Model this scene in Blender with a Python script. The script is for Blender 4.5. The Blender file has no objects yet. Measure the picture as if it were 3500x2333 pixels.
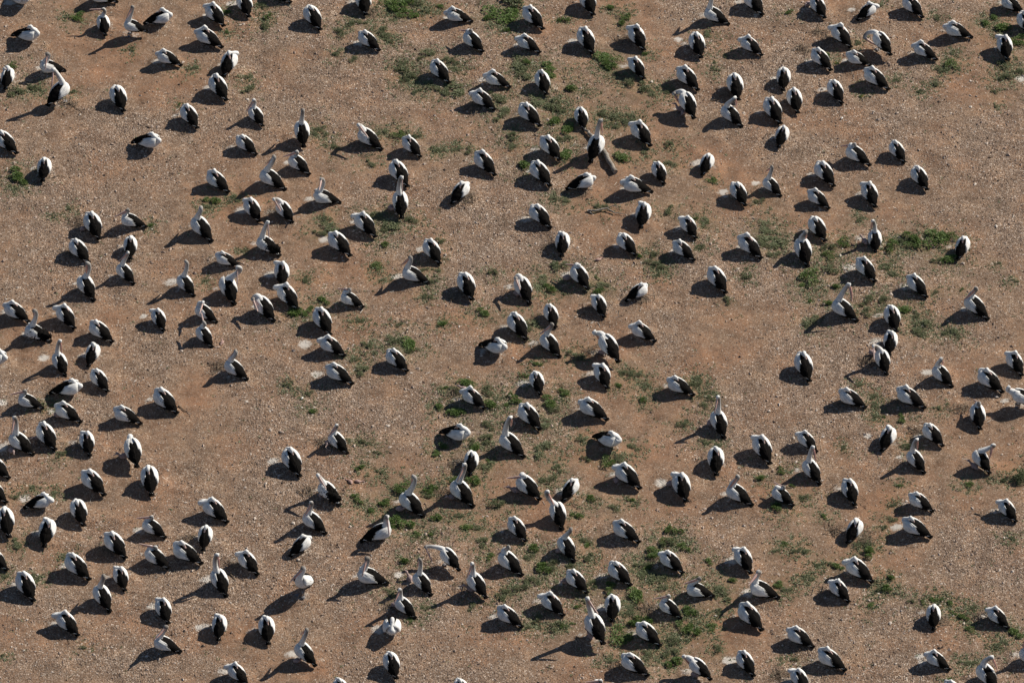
import bpy, math, random
import numpy as np
from mathutils import Vector

S = bpy.context.scene
COL = S.collection
R = math.radians
random.seed(7)
RNG = np.random.default_rng(11)

# ------------------------------------------------------------------ camera
PITCH = R(40.0)            # depression of the view from the aircraft
DIST = 165.0
WIDTH = 28.5               # metres across the frame at the centre
FWD = np.array([0, math.cos(PITCH), -math.sin(PITCH)])
UPV = np.array([0, math.sin(PITCH), math.cos(PITCH)])
RIGHT = np.array([1.0, 0, 0])
CAM = -DIST * FWD
cam_d = bpy.data.cameras.new('camera')
cam = bpy.data.objects.new('camera', cam_d)
COL.objects.link(cam)
cam.location = CAM
cam.rotation_euler = (math.pi / 2 - PITCH, 0, 0)
cam_d.sensor_width = 36
cam_d.lens = 36 * DIST / WIDTH
cam_d.clip_start = 1.0
cam_d.clip_end = 9000
S.camera = cam

# ------------------------------------------------------------------ light
SUN_EL = R(37)
SHADOW = np.array([-math.cos(R(34)), -math.sin(R(34))])   # the way shadows fall on the ground
world = bpy.data.worlds.new('World')
S.world = world
world.use_nodes = True
wn = world.node_tree
bg = wn.nodes['Background']
sky = wn.nodes.new('ShaderNodeTexSky')
sky.sky_type = 'NISHITA'
sky.sun_disc = False
sky.sun_elevation = SUN_EL
sky.air_density = 1.0
sky.dust_density = 0.4
sky.ozone_density = 2.5
sky.sun_rotation = math.atan2(-SHADOW[0], -SHADOW[1])
wn.links.new(sky.outputs[0], bg.inputs[0])
bg.inputs[1].default_value = 0.05
sun_d = bpy.data.lights.new('sun', 'SUN')
sun_d.energy = 5.0
sun_d.angle = R(0.53)
sun_d.color = (1.0, 0.93, 0.81)
sun = bpy.data.objects.new('sun', sun_d)
COL.objects.link(sun)
sd = Vector((SHADOW[0] * math.cos(SUN_EL), SHADOW[1] * math.cos(SUN_EL), -math.sin(SUN_EL)))
sun.rotation_euler = sd.to_track_quat('-Z', 'Y').to_euler()
S.view_settings.view_transform = 'Standard'
S.view_settings.look = 'None'
S.view_settings.exposure = 0.42
S.view_settings.gamma = 1.0
S.view_settings.use_curve_mapping = False

# ------------------------------------------------------------------ picture -> place
ROW0 = [0, 583, 1166, 1750]
KT = 2353.0 / 875.0


def src(c, r, tx, ty):
    return 875 * c + tx / KT, ROW0[r] + ty / KT


def ray(X, Y):
    d = FWD * DIST + RIGHT * ((X - 1750) / 3500 * WIDTH) - UPV * ((Y - 1166.5) / 3500 * WIDTH)
    return d / np.linalg.norm(d)


def at_z(X, Y, z):
    d = ray(X, Y)
    return CAM + d * ((z - CAM[2]) / d[2])


def at_y(X, Y, y):
    d = ray(X, Y)
    return CAM + d * ((y - CAM[1]) / d[1])


def norm(v):
    v = np.asarray(v, float)
    return v / max(1e-9, np.linalg.norm(v))


# ------------------------------------------------------------------ noise in numpy
def vnoise(x, y, scale, seed):
    g = np.random.default_rng(seed).random((97, 97))
    u = np.asarray(x) / scale + 40.0
    v = np.asarray(y) / scale + 40.0
    iu = np.floor(u).astype(int)
    iv = np.floor(v).astype(int)
    fu = u - iu
    fv = v - iv
    fu = fu * fu * (3 - 2 * fu)
    fv = fv * fv * (3 - 2 * fv)
    a = g[iu % 97, iv % 97]
    b = g[(iu + 1) % 97, iv % 97]
    c = g[iu % 97, (iv + 1) % 97]
    d = g[(iu + 1) % 97, (iv + 1) % 97]
    return (a * (1 - fu) + b * fu) * (1 - fv) + (c * (1 - fu) + d * fu) * fv


# ------------------------------------------------------------------ materials
def nodes_of(name):
    m = bpy.data.materials.new(name)
    m.use_nodes = True
    nt = m.node_tree
    b = nt.nodes['Principled BSDF']
    return m, nt, b


def N(nt, kind, **kw):
    n = nt.nodes.new(kind)
    for k, v in kw.items():
        setattr(n, k, v)
    return n


def ramp(nt, fac, stops):
    r = N(nt, 'ShaderNodeValToRGB')
    e = r.color_ramp.elements
    while len(e) < len(stops):
        e.new(0.5)
    for i, (p, c) in enumerate(stops):
        e[i].position = p
        e[i].color = c if len(c) == 4 else (*c, 1)
    nt.links.new(fac, r.inputs[0])
    return r.outputs[0]


def mix(nt, fac, a, b, blend='MIX'):
    m = N(nt, 'ShaderNodeMix', data_type='RGBA', blend_type=blend)
    for sock, v in ((m.inputs[0], fac), (m.inputs[6], a), (m.inputs[7], b)):
        if isinstance(v, (int, float)):
            sock.default_value = v
        elif isinstance(v, tuple):
            sock.default_value = v if len(v) == 4 else (*v, 1)
        else:
            nt.links.new(v, sock)
    return m.outputs[2]


def noise(nt, vec, scale, detail=3, rough=0.55):
    n = N(nt, 'ShaderNodeTexNoise')
    n.inputs['Scale'].default_value = scale
    n.inputs['Detail'].default_value = detail
    n.inputs['Roughness'].default_value = rough
    nt.links.new(vec, n.inputs['Vector'])
    return n.outputs[0]


def math_n(nt, op, a, b=None, clamp=False):
    m = N(nt, 'ShaderNodeMath', operation=op, use_clamp=clamp)
    for i, v in enumerate((a, b)):
        if v is None:
            continue
        if isinstance(v, (int, float)):
            m.inputs[i].default_value = v
        else:
            nt.links.new(v, m.inputs[i])
    return m.outputs[0]


def bump(nt, b, height, strength, dist):
    n = N(nt, 'ShaderNodeBump')
    n.inputs['Strength'].default_value = strength
    n.inputs['Distance'].default_value = dist
    nt.links.new(height, n.inputs['Height'])
    nt.links.new(n.outputs[0], b.inputs['Normal'])


def attr(nt, name):
    a = N(nt, 'ShaderNodeAttribute')
    a.attribute_name = name
    return a


def mat_ground():
    m, nt, b = nodes_of('stony_soil')
    co = N(nt, 'ShaderNodeTexCoord').outputs['Object']
    stony = attr(nt, 'stony').outputs['Fac']
    guano = attr(nt, 'guano').outputs['Fac']
    moss = attr(nt, 'moss').outputs['Fac']
    fine = noise(nt, co, 9.0, 6, 0.7)
    soil = ramp(nt, fine, [(0.28, (0.130, 0.082, 0.054)), (0.5, (0.207, 0.134, 0.089)), (0.72, (0.278, 0.190, 0.132))])
    red = ramp(nt, noise(nt, co, 0.55, 5, 0.6), [(0.42, (0, 0, 0)), (0.66, (1, 1, 1))])
    soil = mix(nt, math_n(nt, 'MULTIPLY', red, 0.75), soil, (0.255, 0.136, 0.080))
    # pebbles too small to build: random tint per cell
    vec = co
    v1 = N(nt, 'ShaderNodeTexVoronoi')
    v1.inputs['Scale'].default_value = 24.0
    nt.links.new(vec, v1.inputs['Vector'])
    peb = ramp(nt, N_sep(nt, v1.outputs['Color']), [(0.0, (0.070, 0.048, 0.036)), (0.40, (0.180, 0.122, 0.088)),
                                                   (0.78, (0.295, 0.214, 0.163)), (1.0, (0.54, 0.455, 0.385))])
    v2 = N(nt, 'ShaderNodeTexVoronoi')
    v2.inputs['Scale'].default_value = 55.0
    nt.links.new(vec, v2.inputs['Vector'])
    peb2 = ramp(nt, N_sep(nt, v2.outputs['Color']), [(0.0, (0.065, 0.044, 0.032)), (0.5, (0.19, 0.128, 0.090)),
                                                    (1.0, (0.46, 0.38, 0.31))])
    big = math_n(nt, 'LESS_THAN', v1.outputs['Distance'], 0.55)
    sel = math_n(nt, 'LESS_THAN', N_sep(nt, v1.outputs['Color'], 1), math_n(nt, 'MULTIPLY', stony, 0.60))
    grit = math_n(nt, 'LESS_THAN', N_sep(nt, v2.outputs['Color'], 1), math_n(nt, 'ADD', math_n(nt, 'MULTIPLY', stony, 0.5), 0.22))
    c = mix(nt, math_n(nt, 'MULTIPLY', grit, math_n(nt, 'SUBTRACT', 1.0, math_n(nt, 'MULTIPLY', red, 0.55))), soil, peb2)
    c = mix(nt, math_n(nt, 'MULTIPLY', big, sel), c, peb)
    lum = ramp(nt, noise(nt, co, 1.6, 6, 0.68), [(0.34, (0.70, 0.68, 0.66)), (0.5, (1, 1, 1)), (0.66, (1.22, 1.16, 1.08))])
    c = mix(nt, 1.0, c, lum, 'MULTIPLY')
    # moss / dead herbage tint where plants grow
    mn = ramp(nt, noise(nt, co, 6.0, 5, 0.7), [(0.40, (0, 0, 0)), (0.62, (1, 1, 1))])
    c = mix(nt, math_n(nt, 'MULTIPLY', math_n(nt, 'MULTIPLY', moss, mn), 0.72), c, (0.118, 0.112, 0.058))
    # droppings
    gn = noise(nt, co, 10.0, 8, 0.78)
    gf = math_n(nt, 'ADD', guano, math_n(nt, 'MULTIPLY', math_n(nt, 'SUBTRACT', gn, 0.5), 2.2))
    gf = math_n(nt, 'MULTIPLY', math_n(nt, 'SUBTRACT', gf, 0.52), 2.4, True)
    gf = math_n(nt, 'MULTIPLY', gf, math_n(nt, 'MULTIPLY', guano, 2.5, True))
    c = mix(nt, math_n(nt, 'MULTIPLY', gf, 0.82), c, (0.56, 0.525, 0.48))
    nt.links.new(c, b.inputs['Base Color'])
    b.inputs['Roughness'].default_value = 0.95
    b.inputs['Specular IOR Level'].default_value = 0.15
    hgt = math_n(nt, 'ADD', math_n(nt, 'MULTIPLY', fine, 0.6),
                 math_n(nt, 'ADD', math_n(nt, 'MULTIPLY', math_n(nt, 'SUBTRACT', 1.0, v1.outputs['Distance']), math_n(nt, 'MULTIPLY', stony, 0.9)),
                        math_n(nt, 'MULTIPLY', math_n(nt, 'SUBTRACT', 1.0, v2.outputs['Distance']), 0.35)))
    bump(nt, b, hgt, 0.9, 0.028)
    return m


def N_sep(nt, col, ch=0):
    s = N(nt, 'ShaderNodeSeparateColor')
    nt.links.new(col, s.inputs[0])
    return s.outputs[ch]


def mat_stone():
    m, nt, b = nodes_of('pebble_stone')
    t = attr(nt, 'tint').outputs['Fac']
    c = ramp(nt, t, [(0.0, (0.075, 0.053, 0.041)), (0.3, (0.165, 0.116, 0.086)), (0.65, (0.31, 0.225, 0.178)), (1.0, (0.52, 0.45, 0.39))])
    nt.links.new(c, b.inputs['Base Color'])
    b.inputs['Roughness'].default_value = 0.9
    b.inputs['Specular IOR Level'].default_value = 0.2
    return m


def mat_white():
    m, nt, b = nodes_of('white_plumage')
    co = N(nt, 'ShaderNodeTexCoord').outputs['Object']
    tone = attr(nt, 'tone').outputs['Fac']
    n = noise(nt, co, 26, 4)
    c = ramp(nt, n, [(0.3, (0.52, 0.515, 0.51)), (0.65, (0.72, 0.715, 0.705))])
    c = mix(nt, tone, c, (0.185, 0.165, 0.15))
    nt.links.new(c, b.inputs['Base Color'])
    b.inputs['Roughness'].default_value = 0.85
    b.inputs['Specular IOR Level'].default_value = 0.12
    bump(nt, b, n, 0.35, 0.012)
    return m


def mat_covert():
    m, nt, b = nodes_of('white_wing_covert')
    uv = N(nt, 'ShaderNodeUVMap').outputs[0]
    mp = N(nt, 'ShaderNodeMapping')
    mp.inputs['Scale'].default_value = (3.0, 26.0, 1)
    nt.links.new(uv, mp.inputs[0])
    n = noise(nt, mp.outputs[0], 1.0, 3)
    c = ramp(nt, n, [(0.32, (0.42, 0.41, 0.40)), (0.55, (0.74, 0.73, 0.71)), (0.8, (0.82, 0.81, 0.79))])
    nt.links.new(c, b.inputs['Base Color'])
    b.inputs['Roughness'].default_value = 0.8
    b.inputs['Specular IOR Level'].default_value = 0.15
    bump(nt, b, n, 0.5, 0.01)
    return m


def mat_black():
    m, nt, b = nodes_of('black_plumage')
    uv = N(nt, 'ShaderNodeUVMap').outputs[0]
    mp = N(nt, 'ShaderNodeMapping')
    mp.inputs['Scale'].default_value = (5.0, 18.0, 1)
    nt.links.new(uv, mp.inputs[0])
    n = noise(nt, mp.outputs[0], 1.0, 4, 0.65)
    c = ramp(nt, n, [(0.35, (0.0035, 0.003, 0.003)), (0.62, (0.007, 0.006, 0.0055)), (0.85, (0.026, 0.018, 0.013))])
    nt.links.new(c, b.inputs['Base Color'])
    b.inputs['Roughness'].default_value = 0.75
    b.inputs['Specular IOR Level'].default_value = 0.03
    bump(nt, b, n, 0.6, 0.012)
    return m


def mat_simple(name, c1, c2, scale=30, rough=0.6, spec=0.3, strength=0.3):
    m, nt, b = nodes_of(name)
    co = N(nt, 'ShaderNodeTexCoord').outputs['Object']
    n = noise(nt, co, scale, 4)
    nt.links.new(ramp(nt, n, [(0.3, c1), (0.7, c2)]), b.inputs['Base Color'])
    b.inputs['Roughness'].default_value = rough
    b.inputs['Specular IOR Level'].default_value = spec
    bump(nt, b, n, strength, 0.01)
    return m


def mat_leaf(name, lo, mid, hi):
    m, nt, b = nodes_of(name)
    t = attr(nt, 'tint').outputs['Fac']
    nt.links.new(ramp(nt, t, [(0.0, lo), (0.55, mid), (1.0, hi)]), b.inputs['Base Color'])
    b.inputs['Roughness'].default_value = 0.55
    b.inputs['Specular IOR Level'].default_value = 0.3
    tr = N(nt, 'ShaderNodeBsdfTranslucent')
    nt.links.new(b.inputs['Base Color'].links[0].from_socket, tr.inputs[0])
    mx = N(nt, 'ShaderNodeMixShader')
    mx.inputs[0].default_value = 0.28
    nt.links.new(b.outputs[0], mx.inputs[1])
    nt.links.new(tr.outputs[0], mx.inputs[2])
    nt.links.new(mx.outputs[0], nt.nodes['Material Output'].inputs[0])
    return m


def mat_straw():
    m, nt, b = nodes_of('straw')
    t = attr(nt, 'tint').outputs['Fac']
    nt.links.new(ramp(nt, t, [(0, (0.09, 0.065, 0.045)), (.45, (0.27, 0.205, 0.14)), (.8, (0.42, 0.34, 0.25)), (1, (0.72, 0.69, 0.64))]), b.inputs['Base Color'])
    b.inputs['Roughness'].default_value = 0.85
    return m


M = dict(
    straw=mat_straw(),
    ground=mat_ground(), stone=mat_stone(), white=mat_white(), covert=mat_covert(), black=mat_black(),
    bill=mat_simple('bill_horn', (0.36, 0.25, 0.225), (0.50, 0.36, 0.32), 20, 0.45, 0.4, 0.1),
    pouch=mat_simple('pouch_skin', (0.50, 0.235, 0.19), (0.62, 0.36, 0.30), 14, 0.5, 0.3, 0.3),
    leg=mat_simple('leg_skin', (0.10, 0.095, 0.10), (0.20, 0.19, 0.20), 40, 0.6),
    eye=mat_simple('eye', (0.01, 0.008, 0.006), (0.03, 0.02, 0.015), 40, 0.2, 0.5),
    chick=mat_simple('chick_skin', (0.24, 0.165, 0.155), (0.36, 0.27, 0.255), 22, 0.6),
    deadchick=mat_simple('dead_chick_skin', (0.25, 0.15, 0.125), (0.40, 0.27, 0.235), 22, 0.7),
    egg=mat_simple('egg_shell', (0.72, 0.69, 0.64), (0.82, 0.80, 0.76), 30, 0.5),
    wood=mat_simple('weathered_wood', (0.12, 0.105, 0.09), (0.34, 0.30, 0.26), 18, 0.9, 0.15, 0.9),
    twig=mat_simple('dry_twig', (0.11, 0.08, 0.055), (0.30, 0.235, 0.175), 12, 0.9, 0.1),
    bright=mat_leaf('bright_leaf', (0.046, 0.082, 0.016), (0.090, 0.150, 0.032), (0.15, 0.205, 0.06)),
    dull=mat_leaf('grey_green_leaf', (0.090, 0.112, 0.050), (0.155, 0.178, 0.088), (0.24, 0.25, 0.145)),
    yellow=mat_leaf('yellow_flower', (0.30, 0.25, 0.02), (0.45, 0.38, 0.03), (0.55, 0.46, 0.05)),
)


# ------------------------------------------------------------------ mesh helpers
def make_mesh(name, verts, faces, mat, smooth=True, uv=None, attrs=None):
    me = bpy.data.meshes.new(name)
    me.from_pydata(verts.tolist() if isinstance(verts, np.ndarray) else verts, [],
                   faces.tolist() if isinstance(faces, np.ndarray) else faces)
    me.materials.append(mat)
    if smooth:
        me.polygons.foreach_set('use_smooth', np.ones(len(me.polygons), bool))
    if uv is not None:
        lay = me.uv_layers.new(name='UVMap')
        idx = np.empty(len(me.loops), np.int32)
        me.loops.foreach_get('vertex_index', idx)
        lay.data.foreach_set('uv', np.asarray(uv, np.float32)[idx].ravel())
    for k, v in (attrs or {}).items():
        a = me.attributes.new(k, 'FLOAT', 'POINT')
        a.data.foreach_set('value', np.asarray(v, np.float32))
    return me


def big_mesh(name, verts, faces, mat, smooth=False, attrs=None):
    """numpy mesh of equal sized polygons."""
    me = bpy.data.meshes.new(name)
    nf, k = faces.shape
    me.vertices.add(len(verts))
    me.vertices.foreach_set('co', np.asarray(verts, np.float32).ravel())
    me.loops.add(nf * k)
    me.loops.foreach_set('vertex_index', np.asarray(faces, np.int32).ravel())
    me.polygons.add(nf)
    me.polygons.foreach_set('loop_start', np.arange(0, nf * k, k, dtype=np.int32))
    me.polygons.foreach_set('use_smooth', np.full(nf, smooth))
    me.update(calc_edges=True)
    me.materials.append(mat)
    for kk, v in (attrs or {}).items():
        a = me.attributes.new(kk, 'FLOAT', 'POINT')
        a.data.foreach_set('value', np.asarray(v, np.float32))
    return me


def link(name, data, parent=None):
    o = bpy.data.objects.new(name, data)
    COL.objects.link(o)
    if parent is not None:
        o.parent = parent
    return o


def tag(o, label, cat, group=None):
    o['label'] = label
    o['category'] = cat
    if group:
        o['group'] = group


def sweep(C, W, H, nseg=12, side0=(0, 1, 0), cap=True):
    """Tube through the points C with half widths W and half heights H."""
    C = np.asarray(C, float)
    T = np.gradient(C, axis=0)
    T /= np.linalg.norm(T, axis=1)[:, None] + 1e-9
    side = norm(side0)
    ang = np.linspace(0, 2 * math.pi, nseg, endpoint=False)
    V, dors = [], []
    for i in range(len(C)):
        side = norm(side - T[i] * np.dot(side, T[i]))
        up = np.cross(T[i], side)
        V.append(C[i] + np.outer(np.sin(ang) * W[i], side) + np.outer(np.cos(ang) * H[i], up))
        dors.append(np.cos(ang))
    V = np.concatenate(V)
    n = len(C)
    F = []
    for i in range(n - 1):
        for j in range(nseg):
            k = (j + 1) % nseg
            F.append((i * nseg + j, i * nseg + k, (i + 1) * nseg + k, (i + 1) * nseg + j))
    if cap:
        F.append(tuple(range(nseg)))
        F.append(tuple((n - 1) * nseg + j for j in reversed(range(nseg))))
    return V, F, np.concatenate(dors)


def slab(P, Q):
    """Closed plate between two equal grids of points (outer P, inner Q)."""
    a, b, _ = P.shape
    n = a * b
    V = np.concatenate([P.reshape(-1, 3), Q.reshape(-1, 3)])
    F = []
    for i in range(a - 1):
        for j in range(b - 1):
            p = i * b + j
            F.append((p, p + 1, p + b + 1, p + b))
            F.append((n + p, n + p + b, n + p + b + 1, n + p + 1))
    for i in range(a - 1):
        p, q = i * b, (i + 1) * b
        F.append((p, q, n + q, n + p))
        p, q = i * b + b - 1, (i + 1) * b + b - 1
        F.append((q, p, n + p, n + q))
    for j in range(b - 1):
        F.append((j + 1, j, n + j, n + j + 1))
        p = (a - 1) * b + j
        F.append((p, p + 1, n + p + 1, n + p))
    return V, F


def bez(P0, P1, P2, P3, n):
    t = np.linspace(0, 1, n)[:, None]
    return (1 - t) ** 3 * P0 + 3 * (1 - t) ** 2 * t * P1 + 3 * (1 - t) * t * t * P2 + t ** 3 * P3


# ------------------------------------------------------------------ where everything is
# (tile column, tile row) : birds as (pose, tail tip x, y, head or shoulders x, y, ...)
#   T  asleep, head laid back, bill in the feathers; optional n = sideways bulge of the folded neck
#   others: + head x, y, + bill tip x, y (None = hidden, pointing away) + options
BIRDS = {}
BIRDS[0, 0] = [
    ('T', 60, -90, 235, -45), ('T', 1080, 12, 900, -90), ('T', 82, 310, 305, 275),
    ('R', 970, 310, 945, 140, 950, 85, 820, 85),
    ('S', 1345, 275, 1205, 165, 1220, 40, 1150, 195),
    ('T', 1325, 210, 1495, 105), ('T', 2060, 240, 1955, 55, .6), ('T', 2290, 155, 2240, -40),
    ('T', 2055, 435, 1870, 275, .4), ('T', 1665, 600, 1515, 470, .3),
    ('U', 600, 635, 430, 550, 430, 495, 410, 670), ('R', 60, 780, 60, 665, 40, 630, 165, 695),
    ('S', 430, 970, 560, 775, 490, 640, 475, 805), ('T', 1140, 1025, 1075, 810), ('T', 2055, 705, 2110, 505, -.6),
    ('T', 2085, 930, 1990, 730), ('T', 1815, 1180, 1725, 990), ('R', 2408, 1145, 2350, 990, 2330, 920, 2250, 1045),
    ('T', 1185, 1300, 1420, 1260), ('T', 160, 1410, 20, 1230), ('T', 2352, 1405, 2240, 1245), ('T', 395, 1658, 405, 1470)]
BIRDS[1, 0] = [
    ('T', 600, 280, 500, 70), ('T', 1015, 135, 980, -70), ('T', 315, 8, 190, -130), ('T', 1135, 460, 1010, 300),
    ('T', 1985, 190, 1820, 80, .3), ('R', 2085, 468, 1975, 300, 1975, 280, 1860, 275), ('T', 1775, 755, 1670, 575),
    ('T', 2335, 800, 2180, 670, .4), ('T', 2195, 1000, 2060, 840, .6), ('U', 440, 1340, 420, 1130, 430, 1010, None, None, 'S'),
    ('P', 1160, 1365, 1010, 1190, 945, 1150, 1030, 1260), ('T', 1510, 1430, 1415, 1265), ('R', 490, 1593, 370, 1430, 375, 1395, 245, 1440),
    ('T', 2215, 1613, 2065, 1400), ('U', 275, 1738, 110, 1570, 165, 1440, None, None), ('T', 1400, 1718, 1290, 1500)]
BIRDS[2, 0] = [
    ('T', 750, 130, 690, -70), ('T', 290, 265, 170, 80), ('U', 1995, 215, 1840, 70, 1830, -60, None, None), ('T', 2310, 130, 2200, -70),
    ('T', 255, 475, 120, 330, .5), ('T', 750, 490, 665, 270), ('T', 1215, 455, 1140, 260, .7), ('T', 1740, 530, 1695, 325),
    ('T', 2295, 505, 2175, 350, .6), ('T', 1210, 720, 1140, 550, .5), ('T', 1715, 820, 1590, 630), ('T', 2085, 930, 2045, 700),
    ('T', 320, 870, 275, 680), ('B', 1675, 1075, 1610, 865, 1490, 860, 1570, 985), ('U', 2115, 1155, 1995, 975, 2050, 900, 2060, 985),
    ('T', 265, 1165, 130, 980), ('T', 665, 1180, 635, 1005), ('U', 720, 1490, 775, 1270, 825, 1090, 832, 1225, 'S'),
    ('T', 1285, 1340, 1160, 1130, .6), ('T', 445, 1470, 330, 1275), ('T', 360, 1703, 235, 1500), ('T', 1395, 1673, 1350, 1500),
    ('T', 1755, 1590, 1795, 1425)]
BIRDS[3, 0] = [
    ('T', 520, 165, 455, -10), ('T', 830, 180, 925, 40, -.7), ('T', 1425, 155, 1310, -20), ('T', 765, 435, 655, 250, .8),
    ('B', 1130, 500, 1040, 310, 890, 350, 1040, 440), ('T', 1880, 345, 1700, 220, .3), ('T', 580, 640, 470, 465), ('T', 940, 590, 800, 470),
    ('T', 1550, 545, 1415, 400, .5), ('T', 2205, 555, 2175, 355, .8), ('T', 1115, 815, 960, 640), ('T', 140, 825, 145, 640),
    ('T', 680, 940, 615, 755), ('T', 275, 1025, 243, 830), ('T', 120, 1135, 30, 920), ('T', 105, 1330, 130, 1180),
    ('R', 940, 1515, 790, 1350, 795, 1325, 665, 1340), ('T', 1250, 1480, 1185, 1310), ('T', 2345, 105, 2220, -40), ('T', 2430, 330, 2360, 130),
    ('T', 612, 1703, 500, 1500), ('T', 1465, 1733, 1385, 1545), ('U', 100, 1783, 40, 1635, 35, 1530, None, None)]
BIRDS[0, 1] = [
    ('T', 2105, 190, 1970, 15), ('T', 920, 630, 835, 400), ('R', 1340, 515, 1180, 400, 1175, 360, 1045, 425),
    ('U', 1955, 660, 1825, 450, 1845, 340, None, None), ('T', 815, 835, 705, 650), ('T', 1200, 795, 1195, 620), ('T', 2380, 465, 2310, 280, .5),
    ('U', 1215, 1025, 1150, 870, 1175, 750, 1055, 865), ('U', 865, 1190, 780, 985, 795, 850, 788, 970), ('T', 2175, 875, 2075, 760),
    ('U', 2160, 1230, 2085, 990, 2180, 890, 2180, 1105), ('U', 1780, 1140, 1695, 960, 1715, 790, 1690, 890), ('T', 265, 1385, 115, 1225, .3),
    ('T', 685, 1440, 585, 1250, .8), ('T', 1500, 1445, 1455, 1280, .7), ('P', 1985, 1385, 1870, 1230, 1865, 1210, 1835, 1310),
    ('U', 465, 1555, 300, 1410, 310, 1285, 315, 1405, 'F'), ('T', 1035, 1565, 895, 1395), ('U', 1940, 1608, 1875, 1440, 1870, 1390, 1850, 1300),
    ('P', 2522, 1380, 2410, 1180, 2325, 1180, 2370, 1290)]
BIRDS[1, 1] = [
    ('U', 775, 290, 600, 185, 600, 80, 582, 175), ('P', 330, 475, 255, 300, 165, 265, 235, 380), ('U', 1340, 430, 1325, 215, 1345, 25, 1345, 210, 'S'),
    ('T', 1800, 300, 1890, 120, -.3), ('T', 1115, 615, 965, 400, .7), ('U', 220, 775, 80, 610, 110, 470, 120, 620, 'F'), ('T', 880, 785, 730, 580),
    ('T', 1690, 850, 1605, 655), ('T', 245, 1060, 235, 860, .8), ('U', 1590, 1025, 1420, 890, 1415, 795, None, None), ('T', 1990, 1185, 1925, 970),
    ('T', 385, 1270, 270, 1070, .8), ('R', 975, 1245, 855, 1115, 860, 1090, 745, 1080), ('T', 685, 1505, 595, 1285), ('T', 815, 1688, 665, 1530, .6),
    ('T', 2015, 1568, 2270, 1580), ('T', 2490, 1550, 2385, 1340)]
BIRDS[2, 1] = [
    ('T', 500, 155, 680, 35), ('T', 1295, 200, 1090, 85, .3), ('T', 355, 520, 235, 335), ('T', 1185, 530, 1210, 330, .6), ('T', 2145, 315, 2075, 125),
    ('T', 1690, 615, 1615, 435, .6), ('T', 460, 785, 465, 590, .4), ('T', 1140, 770, 1035, 590), ('T', 1670, 815, 1555, 655), ('T', 2295, 800, 2160, 615, .3),
    ('R', 700, 1085, 610, 890, 615, 870, 485, 855), ('P', 165, 1215, 95, 1000, 35, 990, 75, 1090), ('T', 1970, 1125, 1870, 915), ('T', 1060, 1190, 1165, 1050),
    ('T', 845, 1330, 800, 1155, .6), ('T', 390, 1400, 365, 1255), ('U', 440, 1703, 335, 1510, 365, 1410, 250, 1505), ('B', 990, 1763, 870, 1530, 760, 1480, 815, 1580),
    ('T', 1315, 1565, 1175, 1410, .6)]
BIRDS[3, 1] = [
    ('T', 555, 330, 445, 175), ('T', 990, 325, 930, 125, .6), ('T', 525, 640, 445, 445), ('U', 365, 875, 320, 650, 350, 560, 345, 640),
    ('U', 990, 740, 985, 550, 960, 460, 940, 565), ('T', 1750, 795, 1795, 615), ('T', 985, 1015, 885, 825), ('T', 1460, 1150, 1355, 970, .3),
    ('U', 825, 1375, 670, 1195, 745, 1045, 770, 1205), ('U', 2025, 1360, 1890, 1170, 1910, 1080, 1795, 1190), ('T', 1180, 1475, 1140, 1265), ('T', 1115, 1678, 1130, 1490, .4)]
BIRDS[0, 2] = [
    ('T', -230, 130, 15, 105), ('U', 600, 305, 545, 120, 555, -5, 565, 110), ('T', 820, 205, 845, 45, .4), ('T', 985, 450, 900, 275), ('T', 445, 465, 670, 370, -.2),
    ('R', 385, 605, 240, 480, 230, 455, 75, 490), ('T', 745, 735, 585, 575), ('T', 1295, 745, 1125, 605), ('T', 1640, 665, 1480, 460),
    ('U', 310, 1035, 160, 850, 130, 700, 100, 890), ('T', 515, 1000, 400, 770), ('T', 825, 1040, 795, 850, .5), ('B', 1260, 1155, 1215, 925, 1215, 885, None, None),
    ('T', 1395, 1425, 1370, 1180), ('T', 970, 1415, 820, 1205), ('T', 230, 1510, 385, 1400, -.6), ('T', 770, 1685, 715, 1475), ('T', 85, 1245, -60, 1070), ('T', 60, 1470, -80, 1290),
    ('T', 85, 1795, 40, 1560), ('T', 2095, 1655, 1940, 1460, .8), ('U', 2270, 340, 2140, 170, 2165, 90, None, None)]
BIRDS[1, 2] = [
    ('T', 890, 380, 725, 220), ('T', 1390, 265, 1270, 90), ('T', 2100, 605, 1975, 440, .6), ('T', 1665, 810, 1905, 800), ('U', 2467, 1065, 2320, 870, 2350, 650, 2340, 780),
    ('U', 835, 1020, 740, 840, 740, 770, 655, 885), ('T', 405, 1235, 315, 1010), ('P', 770, 1500, 650, 1310, 570, 1230, 645, 1350, 'F'),
    ('U', 1545, 1600, 1400, 1400, 1450, 1220, 1415, 1340), ('U', 2010, 1515, 1860, 1290, 1920, 1110, 1845, 1300), ('T', 1970, 1220, 1980, 1030), ('T', 2617, 805, 2487, 600)]
BIRDS[2, 2] = [
    ('T', 260, 470, 230, 300), ('T', 880, 430, 825, 230, .7), ('T', 1670, 485, 1510, 335), ('T', 885, 715, 700, 545), ('U', 1950, 875, 1900, 660, 1890, 510, 1855, 690),
    ('T', 720, 850, 945, 870), ('T', 1880, 1220, 1875, 1000), ('T', 1185, 1350, 1030, 1150, .6), ('T', 1605, 1470, 1550, 1230, .7), ('T', 480, 1440, 535, 1285),
    ('R', 265, 1450, 115, 1250, 115, 1235, -72, 1255), ('U', 460, 1720, 420, 1500, 330, 1380, 385, 1500), ('U', 2215, 1505, 2050, 1330, 2070, 1240, 1980, 1365), ('T', 2375, 1120, 2290, 890, .6)]
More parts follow.
